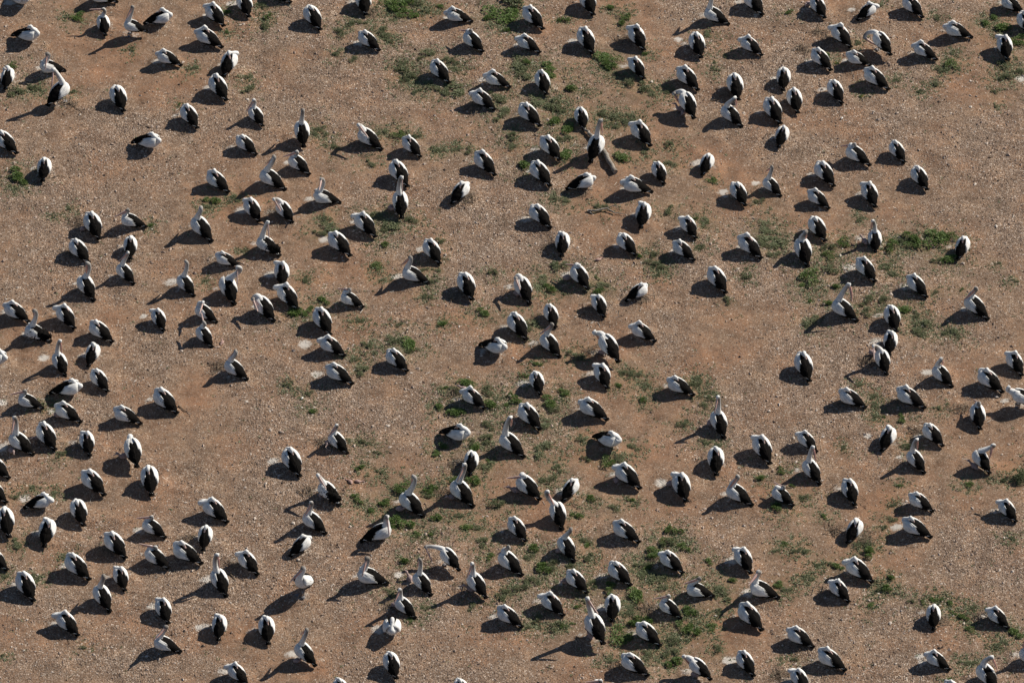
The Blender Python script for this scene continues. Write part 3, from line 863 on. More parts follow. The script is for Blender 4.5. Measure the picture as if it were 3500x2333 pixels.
BL = .45
bt = np.linspace(0, 1, 10)
bill_v, bill_f, _ = sweep(np.stack([bt * BL, bt * 0, .006 - .012 * bt - .016 * np.clip(bt - .93, 0, 1) / .07], -1),
                          np.interp(bt, [0, .2, .6, .9, 1], [.030, .024, .018, .019, .006]), np.interp(bt, [0, .2, .6, .9, 1], [.026, .019, .012, .010, .005]), 10)
BILL = make_mesh('bill', bill_v, bill_f, M['bill'])
pv, pf, _ = sweep(np.stack([.004 + bt * BL * .93, bt * 0, -.016 - .020 * np.sin(math.pi * bt ** .7) - .006 * bt], -1),
                  np.interp(bt, [0, .3, .7, 1], [.024, .023, .016, .005]), np.interp(bt, [0, .25, .7, 1], [.022, .030, .016, .004]), 10)
POUCH = make_mesh('throat_pouch', pv, pf, M['pouch'])

tg = np.linspace(-1, 1, 9)
P = np.zeros((4, 9, 3))
for i, xx in enumerate((-.30, -.38, -.46, -.53)):
    sp = .035 + .05 * i / 3
    P[i, :, 0] = xx + .03 * np.abs(tg) ** 2 + (np.where(np.arange(9) % 2, -.012, .006) if i == 3 else 0)
    P[i, :, 1] = tg * sp
    P[i, :, 2] = .115 - .022 * i / 3 - .012 * tg ** 2
TAILV, TAILF = slab(P, P - np.array([0, 0, .012]))
TAILUV = np.concatenate([np.stack(np.meshgrid(np.linspace(0, 1, 4), np.linspace(0, 1, 9), indexing='ij'), -1).reshape(-1, 2)] * 2)
lv, lf, _ = sweep([(0, 0, 0), (.0, 0, -.1), (.01, 0, -.19), (0, 0, -.30)], [.024, .015, .012, .012], [.024, .015, .012, .012], 8, (1, 0, 0))
LEGM = make_mesh('leg', lv, lf, M['leg'])
FP = np.zeros((3, 5, 3))
for i, xx in enumerate((-.02, .06, .13)):
    FP[i, :, 0] = xx + (np.array([-.015, .0, .015, .0, -.01]) if i == 2 else 0)
    FP[i, :, 1] = np.linspace(-1, 1, 5) * (.012, .04, .066)[i]
    FP[i, :, 2] = np.array([.012, .007, .012, .007, .012])
fv, ff = slab(FP, FP - np.array([0, 0, .008]))
FOOT = make_mesh('foot', fv, ff, M['leg'])


def frame_matrix(o, d, up):
    x = norm(d)
    y = norm(np.cross(up, x))
    z = np.cross(x, y)
    from mathutils import Matrix
    return Matrix(((x[0], y[0], z[0], o[0]), (x[1], y[1], z[1], o[1]), (x[2], y[2], z[2], o[2]), (0, 0, 0, 1)))


def make_pelican(b):
    rs = np.random.default_rng(abs(hash(b['key'])) % 99991 + 5)
    e = b['e']
    c, r, _ = b['key']
    h, s, pit, lift = b['h'], b['s'], b['pitch'], b['lift']
    root = link('pelican', None)
    gz = float(ground_z(b['pos'][0], b['pos'][1]))
    root.location = (b['pos'][0], b['pos'][1], gz - .01)
    root.rotation_euler = (0, 0, h)
    root.scale = (s, s, s)
    root.empty_display_size = .3
    f3 = np.array([math.cos(h), math.sin(h), 0])
    l3 = np.array([-math.sin(h), math.cos(h), 0])
    O = np.array(root.location)

    def to_local(p):
        d = (np.asarray(p) - O) / s
        return np.array([d @ f3, d @ l3, d[2]])

    def to_world(p):
        return O + s * (f3 * p[0] + l3 * p[1] + np.array([0, 0, 1.0]) * p[2])

    lo = np.array([0, 0, lift])
    base = rot_y(BASE if b['pose'] in 'TVBW' else np.array([.205, 0, .325]), pit) + lo
    fw = norm(rot_y(np.array([1., 0, 0]), pit))
    n = b['n']
    if b['pose'] in 'TV':
        j = rs.normal(0, .012, 3)
        nape = rot_y(np.array([.205, -.03 * n, .440]), pit) + lo + j
        crown = rot_y(np.array([.160, -.06 * n, .512]), pit) + lo + j
        Hd = rot_y(np.array([.118, -.06 * n + rs.normal(0, .008), .492]), pit) + lo + j
        d = norm([-.60, .10 * n + rs.normal(0, .16), -.78])
        P1 = base + np.array([.13 + .06 * abs(n), n * .30, .02])
        P2 = nape + np.array([.13 + .05 * abs(n), n * .36, -.09])
        neck = np.concatenate([bez(base, P1, P2, nape, 15), [crown, Hd]])
        nr = np.concatenate([np.interp(np.linspace(0, 1, 15), [0, .2, .5, .8, 1], [.128, .098, .068, .056, .058]), [.062, .056]])
        grey = rs.uniform(.0, .22)
    else:
        hx, hy = src(c, r, e[5], e[6])
        bw = to_world(base)
        lean = .0 if b['pose'] != 'B' else .10
        Hw = at_y(hx, hy, bw[1] + f3[1] * lean * s - (.07 * s if b['pose'] == 'P' else 0))
        Hd = to_local(Hw)
        if Hd[2] < .30 and b['pose'] != 'B':
            Hd[2] = .30
        dv = Hd - base
        if np.linalg.norm(dv) > .72:
            Hd = base + dv * .72 / np.linalg.norm(dv)
        if e[7] is None:
            d = norm([.62, rs.normal(0, .06), -.80 if b['pose'] == 'U' else -1.6])
        else:
            Bp = to_world(Hd + 0)
            dr = ray(*src(c, r, e[7], e[8]))
            oc = CAM - Bp
            q = oc @ dr
            Lw = (BL + .05) * s
            disc = q * q - (oc @ oc - Lw * Lw)
            if disc <= 0:
                cand = [-q]
            else:
                cand = [-q - math.sqrt(disc), -q + math.sqrt(disc)]
            best = None
            for t in cand:
                dd = norm(to_local(CAM + dr * t) - Hd)
                sc = dd[0] * 1.0 - abs(dd[2] + .35) * .5
                if b['pose'] == 'P':
                    sc = -t
                if best is None or sc > best[0]:
                    best = (sc, dd)
            d = best[1]
        dist = np.linalg.norm(Hd - base)
        slack = max(.10, (.80 - dist) * .62)
        T0 = norm(fw * .52 + np.array([0, 0, .85]))
        if b['pose'] == 'B':
            T0 = norm(fw + np.array([0, 0, .25]))
        T3 = norm(norm(Hd - base) * .62 + norm([d[0], d[1], max(d[2], -.2)]) * .62 + np.array([0, 0, .22]))
        if dist < .34:
            T3 = norm(np.array([-.25, 0, .9]) + norm([d[0], d[1], 0]) * .25)
        nape = Hd - .004 * d
        ax_ = norm(Hd - base)
        bow = -(d - ax_ * (d @ ax_))
        bow = norm(bow + 1e-6) * .04
        if b['pose'] in 'US' and e[7] is not None and dist > .2:
            # the neck arches on the far side of the hanging bill
            dxw = d @ np.array([f3[0], l3[0], 0])
            sg = 1.0 if dxw > 0 else -1.0
            cw = (base - Hd) @ np.array([f3[0], l3[0], 0])
            fr_ = min(1.0, .22 / max(.2, Hd[2] - base[2]))
            need = min(.20, max(0.0, .085 - sg * (dxw * .24 - cw * fr_)))
            bow = -sg * np.array([f3[0], l3[0], 0]) * need * 1.5
        neck = bez(base, base + T0 * slack * .85 + bow * .7, nape - T3 * slack * .62 + bow, nape, 18)
        nr = np.interp(np.linspace(0, 1, 18), [0, .16, .42, .75, 1], [.125, .098, .071, .059, .062])
        grey = rs.uniform(.75, 1.1)
    k = len(neck)
    tors = np.stack([TX, TX * 0, TC], -1)
    tors = pitch_pts(tors, pit) + lo
    head = [Hd + d * .034, Hd + d * .062, Hd + d * .078]
    Cc = np.concatenate([tors, neck[1:], np.array(head)])
    # relax the joint between trunk and neck
    for _ in range(2):
        j0 = len(tors)
        for q in range(j0 - 1, j0 + 3):
            Cc[q] = Cc[q] * .5 + (Cc[q - 1] + Cc[q + 1]) * .25
    W = np.concatenate([TW, nr[1:], [.046, .032, .018]])
    Hh = np.concatenate([TH, nr[1:] * 1.05, [.048, .037, .022]])
    V, F, dors = sweep(Cc, W, Hh, 12)
    ring = np.repeat(np.arange(len(Cc)), 12)
    along = np.clip((ring - len(TX)) / (k - 1), 0, 1)
    tone = grey * np.clip((along - .25) * 2.2, 0, 1) * np.clip(dors * .75 + .45, 0.06, 1) * (ring >= len(TX))
    tone = np.clip(tone + (.10 * (ring >= len(TX) + k - 1)), 0, 1)
    bo = link('body', make_mesh('body', V, F, M['white'], True, None, dict(tone=tone)), root)
    # bill
    up = np.array([0, 0, 1.0])
    if abs(d[2]) > .85:
        up = norm(np.array([1.0, 0, .4]) if b['pose'] not in 'TV' else np.array([0, 0, 1.0]))
    bi = link('bill', BILL, root)
    bi.matrix_local = frame_matrix(Hd + d * .054, d, up)
    po = link('throat_pouch', POUCH, bi)
    for sd in (1, -1):
        m4 = frame_matrix(Hd + d * .036, d, up)
        ey = link('eye', EYE, root)
        m4.translation = m4 @ Vector((0, sd * .043, .012))
        ey.matrix_local = m4
    for sd in (1, -1):
        (Va, Fa, ua), (Vb, Fb, ub) = build_wing(sd, rs, b['ruffle'], .15 if b['pose'] in 'TV' else .05)
        w = link('wing', make_mesh('wing', pitch_pts(Va, pit) + lo, Fa, M['black'], True, ua), root)
        link('wing_coverts', make_mesh('wing_coverts', pitch_pts(Vb, pit) + lo, Fb, M['covert'], True, ub), w)
    link('tail', make_mesh('tail', pitch_pts(TAILV, pit) + lo, TAILF, M['black'], False, TAILUV), root)
    if b['stand']:
        for sd in (1, -1):
            lg = link('leg', LEGM, root)
            hip = np.array([.05, sd * .075, lift + .10])
            lg.location = hip
            lg.scale = (1, 1, (hip[2] - .03) / .30)
            ft = link('foot', FOOT, lg)
            ft.location = (0, 0, -.295)
            ft.scale = (1, 1, .30 / (hip[2] - .03))
            ft.rotation_euler = (0, 0, sd * .25)
    b['obj'] = root
    return root


for b in birds:
    make_pelican(b)

# ------------------------------------------------------------------ chicks, eggs
def chick_mesh(seed):
    rs = np.random.default_rng(seed)
    C = np.array([(-.12, 0, .05), (-.09, 0, .06), (-.03, 0, .075), (.03, 0, .08), (.07, 0, .085), (.10, .02, .12), (.115, .03, .155), (.14, .035, .175), (.17, .04, .165), (.19, .04, .155)])
    C[4:, 1] *= rs.choice([-1, 1]) * 1.3
    W = [.012, .05, .078, .072, .048, .026, .024, .034, .028, .012]
    Hh = [.012, .045, .07, .068, .048, .026, .024, .032, .024, .010]
    V, F, _ = sweep(C, W, Hh, 10)
    return V, F, C


chicks = []
proto = []
for kk in range(3):
    V, F, C = chick_mesh(40 + kk)
    proto.append((make_mesh('body', V, F, M['chick']), C))
cbv, cbf, _ = sweep([(0, 0, 0), (.03, 0, -.002), (.07, 0, -.006)], [.014, .011, .004], [.010, .008, .003], 8)
CBILL = make_mesh('bill', cbv, cbf, M['bill'])
CWV, CWF, _ = sweep([(.03, 0, .09), (-.01, .02, .085), (-.06, .015, .065)], [.012, .02, .006], [.012, .016, .006], 8)
CWING = make_mesh('wing', CWV, CWF, M['chick'])
for (c, r), lst in CHICKS.items():
    for (x, y) in lst:
        X, Y = src(c, r, x, y)
        P = at_z(X, Y, .09)
        body, C = random.choice(proto)
        o = link('chick', None)
        o.location = (P[0], P[1], float(ground_z(P[0], P[1])) - .005)
        o.rotation_euler = (0, 0, random.uniform(0, 6.28))
        sc = random.uniform(.95, 1.2)
        o.scale = (sc, sc, sc)
        link('body', body, o)
        bl = link('bill', CBILL, o)
        bl.location = C[-1]
        for sd in (1, -1):
            w = link('wing', CWING, o)
            w.location = (0, sd * .06, 0)
            w.scale = (1, sd, 1)
        chicks.append(dict(obj=o, px=(X, Y)))

singles = []
et = np.linspace(0, 1, 9)
er = np.sin(np.pi * et) ** .8 * (1 - .18 * et)
ev, ef, _ = sweep(np.stack([(et - .5) * .10, et * 0, et * 0], -1), er * .032 + .001, er * .032 + .001, 10)
EGG = make_mesh('egg', ev, ef, M['egg'])
for (c, r, x, y, lab) in [(1, 2, 425, 515, 'lone white egg on bare ground above a bright green tuft'), (3, 0, 680, 1083, 'lone pale egg on bare stony ground at upper right')]:
    X, Y = src(c, r, x, y)
    P = at_z(X, Y, .04)
    o = link('egg', EGG)
    o.location = (P[0], P[1], float(ground_z(P[0], P[1])) + .03)
    o.rotation_euler = (0, .1, 1.1)
    tag(o, lab, 'egg', 'eggs lying outside nests')
for (c, r, x, y, rz, lab) in [(2, 1, 790, 818, .2, 'dead pink chick lying on bare ground right of centre'), (1, 2, 868, 1283, 2.0, 'dead chick lying grey-pink on bare ground, lower left of centre'),
                              (1, 2, 935, 1280, -.3, 'dead reddish chick, right-hand one of two lying side by side'), (0, 2, 2042, 12, 1.2, 'dead pink chick beside the pelican pair touching bills')]:
    X, Y = src(c, r, x, y)
    P = at_z(X, Y, .03)
    C = np.array([(-.10, 0, .0), (-.06, 0, .01), (0, 0, .015), (.05, .01, .01), (.09, .04, .0), (.12, .07, -.005), (.15, .07, -.005), (.18, .06, -.01)])
    V, F, _ = sweep(C, [.012, .045, .058, .044, .02, .018, .024, .008], [.01, .026, .034, .026, .014, .013, .018, .006], 8)
    o = link('dead_chick', make_mesh('dead_chick', V, F, M['deadchick']))
    o.location = (P[0], P[1], float(ground_z(P[0], P[1])) + .015)
    o.rotation_euler = (0, 0, rz)
    tag(o, lab, 'dead chick', 'dead chicks on the ground')

# ------------------------------------------------------------------ dead wood
def branch(pts, radii, segs=8, wob=.02, seed=1):
    rs = np.random.default_rng(seed)
    pts = np.asarray(pts, float)
    t = np.linspace(0, len(pts) - 1, max(6, len(pts) * 5))
    C = np.stack([np.interp(t, np.arange(len(pts)), pts[:, k]) for k in range(3)], -1)
    C[:, :3] += rs.normal(0, wob, C.shape) * np.array([1, 1, .4])
    rr = np.interp(t, np.linspace(0, len(pts) - 1, len(radii)), radii) * rs.uniform(.85, 1.15, len(t))
    V, F, _ = sweep(C, rr, rr * .95, segs, (0, .3, 1))
    return V, F


def gpt(c, r, x, y, up=.0):
    P = at_z(*src(c, r, x, y), .03)
    return np.array([P[0], P[1], float(ground_z(P[0], P[1])) + up])


def join(parts):
    V, F, o = [], [], 0
    for v, f in parts:
        V.append(v)
        F += [tuple(i + o for i in q) for q in f]
        o += len(v)
    return np.concatenate(V), F


V, F = branch([gpt(2, 0, 655, 1185, .05), gpt(2, 0, 730, 1265, .08), gpt(2, 0, 800, 1370, .08), gpt(2, 0, 870, 1450, .09), gpt(2, 0, 945, 1590, .08)], [.035, .055, .068, .08, .07], 12, .012, 3)
log = link('fallen_log', make_mesh('fallen_log', V, F, M['wood']))
tag(log, 'weathered grey log lying aslant behind the upright red-billed pelican', 'log')
V, F = join([branch([gpt(2, 1, 695, 375, .03), gpt(2, 1, 770, 385, .07), gpt(2, 1, 870, 362, .08), gpt(2, 1, 950, 405, .05), gpt(2, 1, 1045, 415, .03)], [.035, .028, .018, .010], 8, .01, 5),
             branch([gpt(2, 1, 870, 362, .08), gpt(2, 1, 940, 350, .12), gpt(2, 1, 980, 372, .1)], [.014, .006], 6, .008, 6),
             branch([gpt(2, 1, 700, 378, .03), gpt(2, 1, 740, 402, .02)], [.03, .015], 6, .006, 7)])
tag(link('dead_branch', make_mesh('dead_branch', V, F, M['wood'])), 'long forked dead branch on open ground at the centre', 'branch')
for key, (pl, rd, lab) in enumerate([
    (([(0, 3, 610, 1540), (0, 3, 700, 1470), (0, 3, 765, 1395), (0, 3, 800, 1375)], [.012, .012, .006]), None, 'thin dead stick on bare ground at bottom left'),
    (([(0, 0, 560, 950), (0, 0, 640, 960), (0, 0, 700, 995), (0, 0, 765, 1022)], [.016, .012, .006]), None, 'crooked dead stick beside the big upright pelican on the far left'),
    (([(3, 3, 1900, 5), (3, 3, 1980, 30), (3, 3, 2140, 45)], [.018, .012, .006]), None, 'dark straight stick beside a nest near the right edge'),
    (([(0, 2, 1640, 600), (0, 2, 1700, 640), (0, 2, 1765, 672)], [.02, .012, .005]), None, 'twiggy dead stick behind the tail of a dozing pelican, left'),
    (([(0, 3, 2060, 520), (0, 3, 2125, 580), (0, 3, 2180, 630)], [.014, .016, .006]), None, 'forked pale stick between two pelicans near the bottom left'),
    (([(2, 3, 140, 215), (2, 3, 165, 185), (2, 3, 195, 172)], [.016, .014, .006]), None, 'short bent stick beside a tail, lower centre'),
    (([(3, 3, 405, 750), (3, 3, 420, 710), (3, 3, 440, 670)], [.014, .012, .006]), None, 'short upright stick on bare soil at lower right'),
    (([(0, 1, 480, 70), (0, 1, 540, 48), (0, 1, 610, 55)], [.012, .010, .005]), None, 'thin stick beside a dozing pelican near the left edge'),
        ]):
    pts, rad_ = pl
    gp = [gpt(*q, .025) for q in pts]
    pr = [branch(gp, rad_, 6, .008, 30 + key)]
    mid = gp[len(gp) // 2]
    pr.append(branch([mid, mid + np.array([random.uniform(-.15, .15), random.uniform(.05, .18), .06])], [rad_[-1] * 1.3, .004], 5, .005, 60 + key))
    V, F = join(pr)
    tag(link('dead_stick', make_mesh('dead_stick', V, F, M['twig'])), lab, 'stick', 'dead sticks on the ground')

# nests of twigs
nests = []
for (c, r), lst in NESTS.items():
    for (x, y) in lst:
        X, Y = src(c, r, x, y)
        P = at_z(X, Y, .04)
        rs = np.random.default_rng(int(X) + int(Y))
        parts = []
        for q in range(26):
            aa = rs.uniform(0, 6.28)
            rr_ = rs.uniform(.05, .38) * rs.uniform(.5, 1)
            cx, cy = math.cos(aa) * rr_, math.sin(aa) * rr_ * .75
            dr = aa + math.pi / 2 + rs.normal(0, .8)
            L = rs.uniform(.10, .30)
            p0 = np.array([cx - math.cos(dr) * L, cy - math.sin(dr) * L, 0])
            p2 = np.array([cx + math.cos(dr) * L, cy + math.sin(dr) * L, 0])
            p1 = (p0 + p2) / 2 + rs.normal(0, .035, 3)
            pts = np.array([p0, p1, p2])
            for t in pts:
                t[2] = float(ground_z(P[0] + t[0], P[1] + t[1])) + rs.uniform(.005, .06)
            rad_ = rs.uniform(.004, .0095)
            V, F, _ = sweep(pts, [rad_, rad_, rad_ * .5], [rad_, rad_, rad_ * .5], 4, (0, .2, 1))
            parts.append((V, F))
        V, F = join(parts)
        o = link('twig_nest', make_mesh('twig_nest', V, F, M['twig'], False))
        o.location = (P[0], P[1], 0)
        nests.append(dict(obj=o, px=(X, Y)))

# ------------------------------------------------------------------ plants
def leaf_cloud(rs, n, kind):
    """leaf blades of a clump of radius 1: quads bent along their middle"""
    if kind == 'H':
        rr_ = np.sqrt(rs.random(n)) * rs.uniform(.55, 1.0, n)
        aa = rs.uniform(0, 6.283, n)
        lob = .75 + .3 * np.sin(aa * 3 + rs.uniform(0, 6)) * np.sin(aa * 2 + rs.uniform(0, 6))
        hh = (1 - rr_ ** 2) * .42 * rs.random(n) ** .6 + .02
        ln, wd = .16, .055
    else:
        rr_ = np.sqrt(rs.random(n))
        aa = rs.uniform(0, 6.283, n)
        lob = .85 + .22 * np.sin(aa * 3 + rs.uniform(0, 6)) * np.sin(aa * 5 + rs.uniform(0, 6))
        hh = np.sqrt(np.clip(1 - rr_ ** 2, 0, 1)) * .62 * rs.uniform(.55, 1.0, n) + .02
        ln, wd = .15, .09
    nl = rs.integers(4, 8)
    la = rs.uniform(0, 6.283, nl)
    lr = np.sqrt(rs.random(nl)) * .78
    lr[0] = .1
    ls = rs.uniform(.30, .52, nl)
    w_ = rs.integers(0, nl, n)
    P = np.stack([lr[w_] * np.cos(la[w_]) + ls[w_] * rr_ * lob * np.cos(aa), lr[w_] * np.sin(la[w_]) + ls[w_] * rr_ * lob * np.sin(aa), hh * (.35 + 1.1 * ls[w_])], -1)
    d = np.stack([np.cos(aa) * rr_ + rs.normal(0, .5, n), np.sin(aa) * rr_ + rs.normal(0, .5, n), rs.normal(.45, .4, n)], -1)
    d /= np.linalg.norm(d, axis=1)[:, None]
    sdv = np.cross(d, np.array([0, 0, 1.0]) + rs.normal(0, .35, (n, 3)))
    sdv /= np.linalg.norm(sdv, axis=1)[:, None] + 1e-6
    nr = np.cross(sdv, d)
    L = (ln * rs.uniform(.6, 1.3, n))[:, None]
    Wd = (wd * rs.uniform(.7, 1.3, n))[:, None]
    a0 = P
    m1 = P + d * L * .5 + sdv * Wd * .5 + nr * L * .12
    m2 = P + d * L * .5 - sdv * Wd * .5 + nr * L * .12
    tp = P + d * L
    V = np.stack([a0, m1, tp, m2], 1).reshape(-1, 3)
    F = np.arange(n * 4).reshape(n, 4)
    t = np.repeat(np.clip(rs.normal(.5, .25, n) + (hh - .3) * .25, 0, 1), 4)
    return V, F, t


def stems(rs, n):
    parts = []
    for _ in range(n):
        aa = rs.uniform(0, 6.28)
        e_ = np.array([math.cos(aa) * .6, math.sin(aa) * .6, .3])
        V, F, _d = sweep([(0, 0, -.02), e_ * .5 + np.array([0, 0, .08]), e_], [.03, .02, .01], [.03, .02, .01], 4, (0, .3, 1))
        parts.append((V, F))
    return join(parts)


PM = {}
for kind, n, mt in (('G', 620, 'bright'), ('H', 560, 'dull'), ('D', 620, 'dull')):
    for q in range(6):
        rs = np.random.default_rng(900 + q + ord(kind) * 7)
        V, F, t = leaf_cloud(rs, n, 'H' if kind == 'H' else 'G')
        if kind == 'D':
            V[:, 2] *= 1.5
            t = t * .45
        me = big_mesh('leaves', V, F, M[mt], False, dict(tint=t))
        V2, F2 = stems(rs, 6)
        PM[kind, q] = (me, make_mesh('stems', V2, F2, M['twig']))
rs = np.random.default_rng(5)
V, F, t = leaf_cloud(rs, 90, 'G')
FLOW = big_mesh('flowers', V * np.array([.9, .9, 1.05]), F, M['yellow'], False, dict(tint=t))
for p in plants:
    k = 'G' if p['kind'] == 'Y' else p['kind']
    lv_, st_ = PM[k, random.randrange(6)]
    name = {'G': 'leafy_bush', 'H': 'herb_clump', 'D': 'dark_shrub', 'Y': 'flowering_herb'}[p['kind']]
    o = link(name, None)
    x, y = p['pos']
    o.location = (x, y, float(ground_z(x, y)))
    o.rotation_euler = (0, 0, random.uniform(0, 6.28))
    sc = p['r'] * random.uniform(1.0, 1.2) * (1.5 if k == 'H' else 1.28)
    o.scale = (sc * random.uniform(.88, 1.15), sc * random.uniform(.88, 1.15), min(sc, .30) * random.uniform(.55, .9))
    link('leaves', lv_, o)
    link('stems', st_, o)
    if p['kind'] == 'Y':
        link('flowers', FLOW, o)
    p['obj'] = o

# ground cover between the clumps: nobody could count it
cx, cy, rd = [], [], []
for p in plants:
    m = int(20 + p['r'] * 470)
    sg = p['r'] * 1.4 + .10
    cx.append(RNG.normal(p['pos'][0], sg, m))
    cy.append(RNG.normal(p['pos'][1], sg, m))
cx = np.concatenate(cx + [RNG.uniform(-15, 15, 1500)])
cy = np.concatenate(cy + [RNG.uniform(-15.6, 17.2, 1500)])
ok = (vnoise(cx, cy, .45, 77) + RNG.normal(0, .12, len(cx)) > .42) & (np.abs(cx) < 15.6) & (cy > -16) & (cy < 17.6)
cx, cy = cx[ok], cy[ok]
nt_ = len(cx)
per = 6
ax = np.repeat(cx, per) + RNG.normal(0, .025, nt_ * per)
ay = np.repeat(cy, per) + RNG.normal(0, .025, nt_ * per)
n = len(ax)
aa = RNG.uniform(0, 6.283, n)
d = np.stack([np.cos(aa), np.sin(aa), RNG.uniform(.15, 1.1, n)], -1)
d /= np.linalg.norm(d, axis=1)[:, None]
sdv = np.stack([-np.sin(aa), np.cos(aa), RNG.normal(0, .2, n)], -1)
L = RNG.uniform(.02, .055, n)[:, None]
Wd = RNG.uniform(.008, .024, n)[:, None]
P0 = np.stack([ax, ay, ground_z(ax, ay) - .002], -1)
V = np.stack([P0, P0 + d * L * .55 + sdv * Wd, P0 + d * L, P0 + d * L * .55 - sdv * Wd], 1).reshape(-1, 3)
tnt = np.repeat(np.clip(RNG.normal(.55, .25, n), 0, 1), 4)
gc = link('ground_cover', big_mesh('ground_cover', V, np.arange(n * 4).reshape(n, 4), M['dull'], False, dict(tint=tnt)))
gc['kind'] = 'stuff'

# straw, bits of stick and shed feathers trodden round the nests: one mass
px_, py_ = [], []
for b in birds:
    m = random.randint(14, 60)
    aa = RNG.uniform(0, 6.283, m)
    q = RNG.normal(.48, .16, m)
    px_.append(b['pos'][0] + np.cos(aa) * q - .05)
    py_.append(b['pos'][1] + np.sin(aa) * q + .03)
px_ = np.concatenate(px_)
py_ = np.concatenate(py_)
n = len(px_)
aa = RNG.uniform(0, 6.283, n)
L = RNG.uniform(.015, .085, n)
wd = RNG.uniform(.002, .0055, n)
d2 = np.stack([np.cos(aa), np.sin(aa)], -1)
q2 = np.stack([-np.sin(aa), np.cos(aa)], -1)
base_ = np.stack([px_, py_], -1)
pts = np.stack([base_ - d2 * L[:, None] - q2 * wd[:, None], base_ - d2 * L[:, None] + q2 * wd[:, None], base_ - d2 * L[:, None],
                base_ + d2 * L[:, None] - q2 * wd[:, None], base_ + d2 * L[:, None] + q2 * wd[:, None], base_ + d2 * L[:, None]], 1)
zz = ground_z(pts[..., 0].ravel(), pts[..., 1].ravel()).reshape(n, 6)
up_ = np.array([0, 0, 1, 0, 0, 1.0])[None] * wd[:, None] * 1.6
V = np.concatenate([pts, (zz + up_ + .004 + RNG.uniform(0, .02, (n, 1)))[..., None]], -1).reshape(-1, 3)
tf = np.array([[0, 3, 5, 2], [2, 5, 4, 1], [1, 4, 3, 0]])
F = (tf[None] + (np.arange(n) * 6)[:, None, None]).reshape(-1, 4)
deb = link('nest_debris', big_mesh('nest_debris', V, F, M['straw'], False, dict(tint=np.repeat(RNG.random(n), 6))))
deb['kind'] = 'stuff'

# ------------------------------------------------------------------ labels
BYKEY = {b['key']: b for b in birds}


def P2(c, r, x, y):
    return src(c, r, x, y)


# landmarks: (place in picture, short name); birds among them carry their own full label
LM = []


def lm_bird(key, ref, label):
    b = BYKEY[key]
    b['label'] = label
    LM.append((b['px'], ref))


lm_bird((0, 0, 4), 'the standing pelican near top left', 'pelican standing on grey legs side-on, neck erect, bill lowered, near top left')
lm_bird((0, 0, 12), 'the big far-left pelican', 'big pelican on the far left, neck arched, bill hanging, beside crooked sticks')
lm_bird((0, 0, 18), 'the right-facing upper-left sleeper', 'pelican lying asleep side-on facing right on open ground at upper left')
lm_bird((1, 0, 9), 'the thin upright upper-left pelican', 'slim pelican seen from behind with neck straight up, upper left')
lm_bird((2, 0, 17), 'the red-billed pelican by the log', 'upright pelican with red bill and long neck standing in front of the log')
LM.append((P2(1, 0, 2300, 165), 'the large leafy bush at top centre'))
LM.append((P2(2, 0, 360, 640), 'the round upper-centre bush'))
lm_bird((2, 0, 13), 'the pelican stooping over pink chicks', 'pelican stooping over its pink chicks, neck arched down, upper right of centre')
lm_bird((3, 0, 4), 'the bent preening upper-right pelican', 'pelican at upper right bent double, preening its breast with pale pouch')
LM.append((P2(3, 0, 680, 1083), 'the egg at upper right'))
lm_bird((3, 0, 16), 'the upper-right pelican with outstretched bill', 'awake pelican at upper right beside a bare hollow, bill stretched out left')
LM.append((P2(2, 1, 870, 365), 'the dead branch'))
LM.append((P2(3, 1, 1680, 810), 'the round bush on the right'))
lm_bird((3, 1, 8), 'the pink-billed pelican on the right', 'pelican on the right preening its back with a long bright pink bill')
lm_bird((0, 1, 10), 'the pink-billed pelican on the left', 'pelican on the left with arched neck and long pink bill hanging right')
lm_bird((0, 1, 16), 'the ruffled far-left pelican', 'pelican on the far left with back feathers ruffled and raised')
lm_bird((1, 1, 5), 'the ruffled left-of-centre pelican', 'ruffled pelican with raised wing feathers and drooping bill, left of centre')
lm_bird((0, 1, 18), 'the pelican reaching upward', 'pelican on the left reaching its bill straight up to the bird behind')
lm_bird((1, 1, 2), 'the tall preening upper-left pelican', 'tall pelican with arched neck and bill laid down its back over a chick')
lm_bird((1, 1, 15), 'the right-curled central pelican', 'dark-backed pelican curled asleep with its breast to the right, at the centre')
lm_bird((2, 1, 17), 'the central pelican above a chick', 'standing pelican at the centre, neck hooked, head lowered over a chick')
LM.append((P2(2, 1, 790, 818), 'the dead pink chick'))
lm_bird((0, 2, 12), 'the stooping lower-left pelican', 'pelican standing with head bent down out of sight, legs showing, lower left')
LM.append((P2(1, 2, 425, 515), 'the white egg'))
lm_bird((1, 2, 9), 'the tall lower-centre pelican', 'tall pelican with raised neck and bill on breast, in front of a twiggy nest')
lm_bird((2, 2, 4), 'the slim right-of-centre pelican', 'slim pelican right of centre, neck straight up, bill hanging along it')
lm_bird((2, 2, 5), 'the right-curled pelican below centre', 'pelican curled asleep facing right on its shaded patch below centre')
lm_bird((3, 2, 5), 'the pelican bending at right edge', 'pelican bending its neck down at the right edge, cut by the frame')
lm_bird((3, 2, 14), 'the right-leaning pelican on the right', 'pelican on the right with neck arched over and bill at its right wing')
lm_bird((0, 2, 4), 'the right-facing far-left sleeper', 'pelican asleep facing right on the far left between two left-facing birds')
lm_bird((0, 2, 15), 'the low right-facing far-left sleeper', 'pelican lying low facing right near a white splash, lower far left')
lm_bird((1, 3, 3), 'the all-white standing pelican', 'all-white pelican standing breast to the viewer, long shadow to the left')
lm_bird((1, 3, 5), 'the pelican with bulging pouch', 'stooping pelican with bulging pouch and drooped wing behind an upright neighbour')
lm_bird((1, 3, 2), 'the upright pelican facing right', 'upright awake pelican facing right with bill hanging down, lower left of centre')
lm_bird((1, 3, 10), 'the pelican asleep towards the viewer', 'pelican asleep with its breast towards the viewer, tail pointing away')
